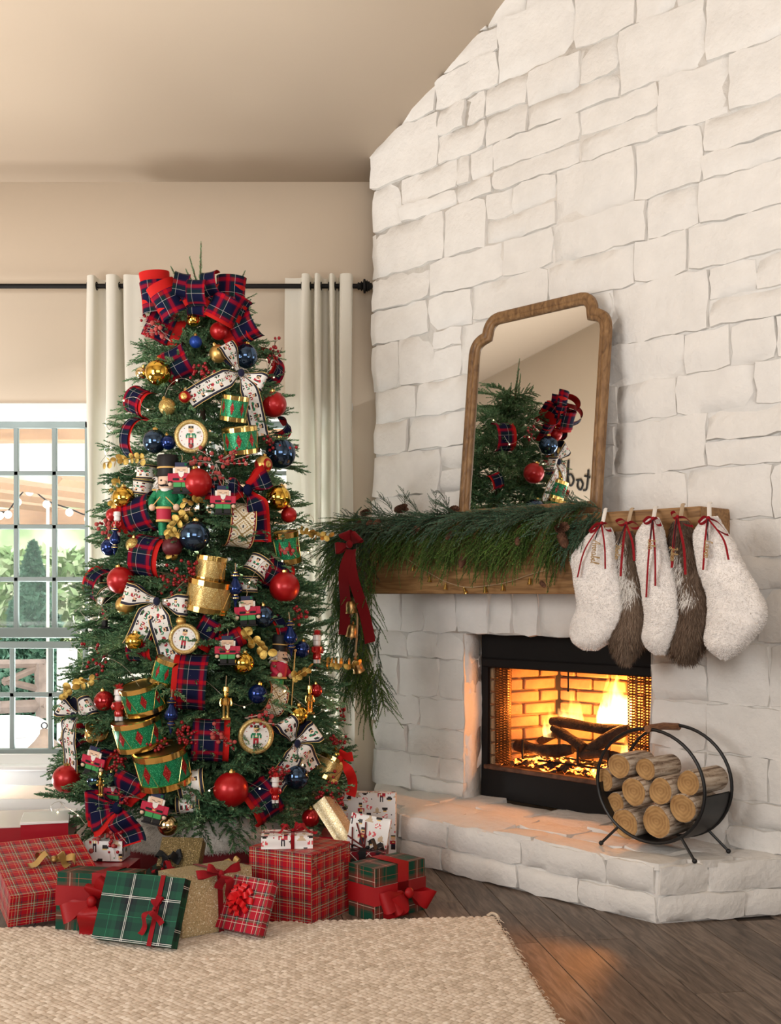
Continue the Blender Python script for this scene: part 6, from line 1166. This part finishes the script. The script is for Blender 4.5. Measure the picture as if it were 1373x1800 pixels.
# left group
g = gift('gift_box', 'big red tartan gift with gold bow, tipped at far left', flr(14, 1630, RUGZ), D(32), .37, .40, .135, m_stew, D(19)); bow_on(g, (.215, .20, .137), (-PI/2, 0, D(-28)), m_gsat, [(D(10), .085), (D(165), .075), (D(30), .05)], [(D(215), .11), (D(-20), .075)], .036, .03, .015)
g = gift('gift_box', 'green and brown tartan gift with wide red satin bow at left', flr(97, 1633, RUGZ), D(-12), .29, .17, .215, m_gr2, D(-5)); band(g, 'z', .128, .075, .29, .17, .215, m_satin); band(g, 'y', .175, .06, .29, .17, .215, m_satin)
bow_on(g, (.165, -.022, .12), (0, 0, .1), m_satin, [(D(205), .125), (D(50), .10), (D(72), .06)], [(D(-98), .16, .1), (D(-78), .14, -.3)], .075, .045, .02)
g = gift('gift_box', 'green tartan gift with thin red ribbon leaning at the front left', flr(172, 1652, RUGZ), D(-20), .335, .245, .045, m_grn, D(66)); band(g, 'y', .245, .019, .335, .245, .045, m_rib); bow_on(g, (.243, .125, .052), (-PI/2, 0, D(8)), m_rib, [(D(65), .05), (D(95), .035)], [(D(-118), .10), (D(-58), .07)], .022, .014, .008)
g = gift('gift_box', 'pale gold ridged gift with red bow behind the green tartan one', flr(321, 1650, RUGZ), D(36), .30, .20, .225, m_gfoil, D(-4)); band(g, 'y', .16, .022, .30, .20, .225, m_rib); bow_on(g, (.16, -.006, .215), (-.3, 0, 0), m_rib, [(D(175), .10), (D(12), .085), (D(150), .06)], [(D(-75), .11), (D(-110), .06)], .036, .022, .012)
g = gift('gift_box', 'dark gold glitter gift with black bow leaning on the fur collar', at(281, 1533, 4.74), D(-6), .175, .13, .06, m_dgold, D(52)); bow_on(g, (.055, .035, .062), (-PI/2, 0, 0), m_blackr, [(D(20), .05), (D(165), .06)], [(D(-120), .05), (D(-20), .05)], .034, .022, .010)
g = gift('gift_box', 'flat dark green gift with red star bow behind the green tartan one', flr(246, 1604), D(-8), .26, .22, .155, m_dgreen, 0); bow_on(g, (.075, .06, .158), (-PI/2, 0, 0), m_rib, [(D(a), .05) for a in (0, 60, 120, 180, 240, 300)], [(D(-40), .10)], .024, .014, .008)
g = gift('gift_box', 'white nutcracker print gift hidden behind the berries at left', at(150, 1530, 4.86), D(-4), .16, .12, .085, m_paper, 0, paper=nut_paper(3)); g.location.z = .16
st_ = gift('gift_box', 'dark red gift under the white nutcracker print one at left', flr(146, 1590), D(-4), .19, .18, .155, m_redp)
g = gift('gift_box', 'red gift box with white sheen on top at the far left, upper one', on_z(36, 1480, .22), D(14), .20, .24, .075, m_redp); m = MB(); m.box((.10, .12, .079), (.206, .246, .012), .002); m.build('white_top_sheen', m_white, g)  # white plate paints the bright reflection onto the red box top
g = gift('gift_box', 'wide red gift box with pale sheen on top at the far left, lower one', on_z(-70, 1540, .0), D(10), .48, .42, .215, m_redp); m = MB(); m.box((.24, .21, .2165), (.486, .426, .006), .002); m.build('pale_top_sheen', mat('red_paper_sheen', (.66, .55, .53), .22), g)  # pale pink plate stands in for sheen on the red paper top
# middle group
g = gift('gift_box', 'large red tartan gift box at the middle, under the small print one', flr(438, 1612), D(-30), .30, .285, .283, m_stew)
GX = g
g = gift('gift_box', 'small red tartan gift with red star bow leaning in front', flr(380, 1632, RUGZ), D(-32), .235, .205, .045, m_stew2, D(64)); e = bpy.data.objects.new('star_bow', None); COL.objects.link(e); e.parent = g; e.location = (.115, .115, .046); e.rotation_euler = (-PI/2, 0, 0)
for ly, (L, n, up) in enumerate(((.062, 9, .0), (.045, 7, .012), (.026, 5, .022))):
    for k in range(n): m = MB(); a_ = 2*PI*k/n+ly*.4; bow_loop(m, a_, L, .024, .018+.004*ly, tilt=.2, cols=3, n=14, pinch=.55, M=Matrix.Translation((0, -up, 0))); m.build('loop', mat('bright_red_ribbon', (.62, .012, .016), .35) if 'bright_red_ribbon' not in bpy.data.materials else bpy.data.materials['bright_red_ribbon'], e)
g = gift('gift_box', 'small nutcracker print gift with red ribbon on the large tartan box', on_z(459, 1493, .285), D(4), .205, .125, .052, m_paper, 0, paper=nut_paper(1, .06)); band(g, 'y', .125, .014, .205, .125, .052, m_rib); band(g, 'x', .06, .012, .205, .125, .052, m_rib); bow_on(g, (.125, .062, .056), (-.9, 0, 0), m_rib, [(D(25), .055), (D(150), .055), (D(60), .04)], [(D(-8), .10), (D(195), .08)], .014, .02, .007)
g = gift('gift_box', 'small red tartan gift with gold bow behind the leaning one', flr(389, 1588), D(-30), .10, .12, .16, m_stew2, D(-8)); bow_on(g, (.02, .02, .15), (-.4, 0, .2), m_gsat, [(D(60), .05), (D(130), .04)], [(D(-100), .07), (D(-60), .05)], .022, .015, .008)
g = gift('gift_box', 'long gold ridged gift slanting beside the large tartan box', at(606, 1505, 4.98), D(-14), .07, .10, .27, m_gfoil, D(-14), D(-40), fold=False)
g = gift('gift_box', 'dark red gift with navy ribbon under the lower right boughs', flr(560, 1556), D(-4), .26, .20, .215, m_redp); bow_on(g, (.20, .06, .225), (-PI/2, 0, 0), m_navy, [(D(20), .07), (D(170), .06)], [(D(-30), .06)], .04, .02, .01)
# right group
g = gift('gift_box', 'tall nutcracker print gift at the back right by the hearth', flr(594, 1524), D(-6), .275, .055, .355, m_paper, 0, paper=nut_paper(0, .062), fold=False)
g = gift('gift_box', 'dark red diagonal plaid gift between the tartan boxes at right', flr(596, 1580), D(-4), .20, .16, .200, m_dia, 0, rot45=True); band(g, 'y', .10, .03, .20, .16, .200, m_blackr); bow_on(g, (.12, .03, .204), (-PI/2, 0, 0), m_blackr, [(D(12), .07), (D(170), .07)], [(D(-20), .06)], .035, .02, .01)
g = gift('gift_box', 'small nutcracker print gift with red twigs, standing on the plaid gift', on_z(607, 1482, .275)+V3(0, 0, .002), D(-12), .175, .03, .15, m_paper, D(-10), D(8), paper=nut_paper(2, .066), fold=False); g.location = (at(608, 1481, 4.93)[0], 4.93, .2035); m = MB()
for a, b in (((0, .05), (.10, .005)), ((.0, .02), (.11, .0)), ((.03, .11), (.085, .005)), ((.07, .12), (.085, .0)), ((.015, .09), (.03, .0))): m.tube([(a[0], -.006, a[1]), (b[0], -.007, b[1])], .0035, 6)
m.build('twig_bundle', mat('dark_red_twig', (.13, .012, .012), .6), g)
g = gift('gift_box', 'green and brown tartan gift with wide red satin bow at right', flr(613, 1607), D(-47), .16, .275, .21, m_gr2, 0, fold=False); band(g, 'z', .10, .075, .16, .275, .21, m_satin); band(g, 'x', .15, .06, .16, .275, .21, m_satin)
bow_on(g, (.182, .15, .10), (0, 0, PI/2-.25), m_satin, [(D(-22), .11), (D(192), .13), (D(205), .10)], [(D(218), .17, -.2)], .085, .045, .02)
# ================================================================ CURTAINS AND ROD
t = NT('cream_linen'); tr_ = t.n('BsdfTranslucent'); tr_.inputs[0].default_value = (.85, .82, .72, 1); mx = t.n('MixShader'); mx.inputs[0].default_value = .30; t.set(col=(.80, .775, .70, 1), rough=.95); t.bump(t.noise(400, 2), .1, .001); t.l(t.b.outputs[0], mx.inputs[1]); t.l(tr_.outputs[0], mx.inputs[2]); t.l(mx.outputs[0], t.out.inputs[0]); m_linen = t.m
RODZ, RODY = CAMZ+(PY0-503)*6.43/FPX, 6.43
rod = thing('curtain_rod', 'black curtain rod with finial above the window', 'curtain rod', (0, RODY, RODZ)); xe = (628-PX0)*RODY/FPX
m = MB(); m.tube([(XL+.2, 0, 0), (xe, 0, 0)], .0135, 14); m.build('pole', m_black, rod)
m = MB(); m.lathe([(.0135, 0), (.022, .005), (.018, .018), (.028, .024), (.018, .032), (.040, .036), (.040, .046), (.026, .050), (.034, .056), (.024, .062), (.028, .068), (.018, .074), (.020, .080), (.010, .086), (0, .092)], 22, M=Matrix.Translation((xe, 0, 0)) @ Matrix.Rotation(PI/2, 4, 'Y')); m.build('finial', m_black, rod)
for x in (xe-.10, -2.9): m = MB(); m.tube([(x, 0, -.016), (x, .09, -.02)], .007, 8); m.lathe([(.0, 0), (.03, 0), (.03, .008), (0, .008)], 14, M=Matrix.Translation((x, .098, -.02)) @ Matrix.Rotation(PI/2, 4, 'X')); m.build('bracket', m_black, rod)
def curtain(label, pts, ztop, seed, flare=1.0):
    """pleated panel; pts are (px of a fold ridge or hollow, towards the room or away)"""
    o = thing('curtain', label, 'curtain', (0, RODY, 0), 0, 'curtain panels'); g = np.random.default_rng(seed); xs = [(p[0]-PX0)*RODY/FPX for p in pts]; ys = [p[1] for p in pts]; n = len(pts); zs = np.concatenate([[ztop], np.linspace(ztop-.05, .025, 16)])
    ph = g.random(n)*6; P = []
    for z in zs:
        k = (ztop-z)/ztop; ctrl = [V3(x+.010*sin(ph[i]+k*5)*min(1, k*6), y*(1-.25*k)+.006*sin(ph[i]*2+k*7), z) for i, (x, y) in enumerate(zip(xs, ys))]; P.append(catmull(ctrl, 7))
    m = MB(); m.grid(P); m.build('fabric', m_linen, o, angle=180)
    gm_ = [i for i in range(n-1) if ys[i]*ys[i+1] < 0]
    for i in gm_[::1]: m = MB(); x = (xs[i]+xs[i+1])/2; m.tube([(x, .021*cos(q), RODZ+.021*sin(q)) for q in np.linspace(0, 2*PI, 15)[:-1]], .004, 6, closed=True); m.build('grommet', m_black, o)
    return o
curtain('cream linen curtain panel left of the tree', [(153, .03), (156, -.03), (168, -.04), (172, .045), (185, .05), (190, -.04), (207, -.045), (212, .045), (216, .05), (221, -.045), (240, -.05), (256, -.03), (260, .045), (275, .05), (281, -.045), (300, -.045), (306, .045)], CAMZ+(PY0-487)*RODY/FPX, 5)
curtain('cream linen curtain panel right of the tree', [(500, .045), (512, .05), (529, .03), (532, -.045), (543, -.05), (548, .045), (551, .05), (555, -.045), (562, -.05), (567, .05), (576, .05), (580, -.045), (586, -.05), (592, .045), (596, .03), (600, -.045), (616, -.05), (621, .0)], CAMZ+(PY0-485)*RODY/FPX, 9)
# ================================================================ OUTSIDE THE WINDOW
m_deck = mat('pale_deck_boards', (.72, .72, .74), .7, var=.06, vscale=4); m_cedar = mat('cedar_beam', (.42, .25, .15), .75, var=.2, vscale=8, stretch=(1, 6, 6)); m_greyw = mat('weathered_wood', (.33, .25, .21), .8, var=.2, vscale=12); m_soffit = mat('white_soffit', (.80, .80, .80), .7)
dk = MB()
for i in range(30): dk.box((-2.6, 6.83+i*.145, -.10), (7.4, .138, .05), .004)
struct(dk.build('porch_floor', m_deck), 'pale board porch floor outside the window')
hl = MB(); P = [[(x, 17+.5*sin(x*.9)+.3*sin(2.3*x), z) for x in np.linspace(-16, 10, 40)] for z in np.linspace(-2, 9, 10)]; hl.grid(P); t = NT('sunlit_hillside'); t.set(col=t.ramp(t.noise(1.6, 6), [(.35, (.32, .42, .22)), (.5, (.68, .64, .46)), (.65, (.82, .80, .70))]), rough=1); struct(hl.build('hillside', t.m), 'pale sunlit hillside far behind the hedge')
gd = MB(); gd.box((-3, 14, -.55), (26, 7.5, .1)); struct(gd.build('garden_ground', mat('garden_ground', (.40, .42, .26), 1, var=.3, vscale=3)), 'garden ground beyond the porch')
def leafy(name, label, cat, c, d, n, size, mm, shape='box', seed=1):
    g = np.random.default_rng(seed)
    if shape == 'box': p = (g.random((n, 3))-.5)*np.array(d); p[:, 2] += d[2]/2; p[:, 1] += .25*np.sin(p[:, 0]*4)+.2*np.sin(p[:, 2]*6)
    else: z = g.random(n)**1.4; a = g.random(n)*2*PI; r = d[0]/2*(1-z)**.85*(.72+.28*np.sqrt(g.random(n)))*(1+.14*np.sin(z*38+3*np.sin(a))); p = np.stack([r*np.cos(a), r*np.sin(a), z*d[2]], 1)
    u = g.normal(0, 1, (n, 3)); u /= np.linalg.norm(u, axis=1)[:, None]; w = np.cross(u, g.normal(0, 1, (n, 3))); w /= np.linalg.norm(w, axis=1)[:, None]; s = size*g.uniform(.6, 1.3, (n, 1)); V = np.stack([p-u*s, p+w*s*.5, p+u*s, p-w*s*.5], 1); o = thing(name, label, cat, c); link('foliage', np_mesh(name, V.reshape(-1, 3), np.arange(4*n).reshape(-1, 4), [mm]), o, 'stuff'); return o
m_ever = needle_mat('evergreen_leaves', (.05, .13, .085), (.13, .27, .18), (.34, .50, .38)); m_hedge = needle_mat('hedge_leaves', (.10, .19, .05), (.27, .38, .16), (.60, .62, .42))
ev = leafy('evergreen_tree', 'bushy green evergreen growing outside the window', 'tree', at(58, 1320, 10.2)*V3(1, 1, 0)+V3(0, 0, -.4), (1.05, 1.05, 2.15), 17000, .045, m_ever, 'cone', 2); m = MB(); m.tube([(0, 0, -.1), (0, 0, 1.2)], .05, 8); m.build('trunk', m_greyw, ev)
leafy('hedge', 'tall sunlit leafy hedge behind the evergreen', 'hedge', (-3.6, 12.6, -.5), (7.5, .7, 2.3), 22000, .075, m_hedge, 'box', 3)
leafy('shrub', 'light green shrub right of the evergreen outside', 'shrub', at(140, 1200, 11)*V3(1, 1, 0)+V3(0, 0, -.5), (1.2, .8, 1.5), 6000, .05, m_hedge, 'cone', 4)
# porch roof, header and pergola
pr_ = MB(); pr_.box((-2.6, 7.05, 2.56), (7.6, .95, .08)); struct(pr_.build('porch_soffit', m_soffit), 'white porch soffit above the window')
def beamy(label, z, y, h, mm, nm='porch_beam'): m = MB(); m.box((0, 0, 0), (7.6, .14, h), .01); o = m.build(nm, mm); o.location = (-2.6, y, z); tag(o, label, 'beam'); return o
def zat(py, y): return CAMZ+(PY0-py)*y/FPX
beamy('white porch header beam', zat(800, 8.0), 8.0, zat(770, 8)-zat(832, 8), m_soffit); beamy('cedar porch beam just under the soffit', zat(762, 7.8), 7.8, zat(745, 7.8)-zat(776, 7.8), m_cedar)
pg = thing('pergola', 'cedar pergola with slanting rafters outside', 'pergola', (-2.6, 10.4, 2)); yb = 10.6; m = MB(); m.box((0, yb-10.4, zat(909, yb)-2), (7.6, .10, zat(895, yb)-zat(923, yb)), .008); m.build('beam', m_cedar, pg)
for i in range(9): x = -2.9+i*.62; m = MB(); m.tube([(x+1.15, yb-10.4+.1, zat(893, yb)-2), (x, 8.2-10.4, zat(842, 8.2)-2)], .045, 4); m.build('rafter', m_cedar, pg)
for x in (-2.6, 2.6): m = MB(); m.box((x, yb-10.4, -1.2), (.1, .1, 2.2), .005); m.build('post', m_cedar, pg)
sl = thing('patio_string_lights', 'string of round white bulbs under the pergola', 'string lights', (0, 9.2, 2)); m = MB(); q = [at(px, py, 9.2)-V3(0, 9.2, 2) for px, py in ((-30, 905), (0, 900), (14, 898), (31, 876), (52, 858), (82, 880), (122, 894), (155, 906), (190, 900))]; m.tube(catmull(q, 3), .006, 4); m.build('wire', m_black, sl)
for p in q[1:]: m = MB(); m.ball(p-V3(0, 0, .03), .032, 10, 7); m.build('bulb', mat('white_bulb', (1, 1, .95), .3, ecol=(1, .97, .9, 1), estr=1.6) if 'white_bulb' not in bpy.data.materials else bpy.data.materials['white_bulb'], sl)
m = MB(); a, b = at(84, 880, 8.6), at(84, 1300, 8.6); m.tube([V3(0, 0, 0), b-a], .012, 8); o = m.build('porch_rope', mat('pale_rope', (.72, .68, .62), .8, bump=.6, bscale=60)); o.location = tuple(a); tag(o, 'pale thick rope hanging on the porch', 'rope')
ra = thing('porch_railing', 'weathered wooden porch railing with crossed braces', 'railing', at(50, 1240, 9.0)*V3(1, 1, 0)); A = V3(*ra.location)
def rb(p0, p1, r): m = MB(); m.tube([at(*p0, 9.0)-A, at(*p1, 9.0)-A], r, 4); return m
rb((-60, 1168), (80, 1166), .035).build('top_rail', m_greyw, ra); rb((72, 1166), (75, 1262), .055).build('post', m_greyw, ra); rb((5, 1200), (70, 1172), .028).build('brace', m_greyw, ra); rb((5, 1196), (72, 1212), .028).build('brace', m_greyw, ra); rb((-60, 1246), (80, 1240), .05).build('bottom_rail', m_greyw, ra)
ot = thing('porch_pouf', 'round white cloth covered seat on the porch', 'seat', at(8, 1318, 8.0)*V3(1, 1, 0)+V3(0, 0, -.075)); m = MB(); m.lathe([(0, .50), (.22, .50), (.27, .47), (.275, .43), (.26, .39), (.225, .38), (.235, .2), (.20, .03), (.17, .0), (0, 0)], 30, wob=lambda k, n: 1+.02*(k % 3)); m.build('cover', mat('white_cloth', (.86, .86, .88), .9), ot)
m = MB(); m.box((-.17, .1, .66), (.10, .40, .36), .045); m.build('backrest', bpy.data.materials['white_cloth'], ot)
la = thing('porch_lantern', 'weathered wooden lantern standing on the porch', 'lantern', at(78, 1322, 7.6)*V3(1, 1, 0)+V3(0, 0, -.075)); lw_ = .088
for sx in (-1, 1):
    for sy in (-1, 1): m = MB(); m.box((sx*lw_, sy*lw_, .145), (.022, .022, .29), .003); m.build('post', m_greyw, la)
m = MB(); m.box((0, 0, .015), (.21, .21, .03), .004); m.build('base', m_greyw, la); m = MB(); m.box((0, 0, .285), (.21, .21, .03), .004); m.build('frame', m_greyw, la); m = MB(); m.lathe([(.17, .30), (.165, .32), (.07, .40), (.035, .44), (.03, .47), (0, .48)], 4, M=Matrix.Rotation(PI/4, 4, 'Z')); m.build('roof', m_greyw, la, smooth=False); m = MB(); m.tube([(.02*cos(q), 0, .495+.02*sin(q)) for q in np.linspace(0, 2*PI, 13)[:-1]], .004, 6, closed=True); m.build('ring', m_black, la); m = MB(); m.lathe([(0, .03), (.035, .03), (.035, .15), (0, .15)], 14); m.build('candle', m_soffit, la)
pt = MB(); pt.box((0, 0, 1.2), (.12, .12, 2.6), .006); o = pt.build('porch_post', m_soffit); o.location = tuple(at(118, 1320, 8.3)*V3(1, 1, 0)+V3(0, 0, -.1)); o.scale = (1, 1, .42); tag(o, 'short white post right of the porch lantern', 'post')
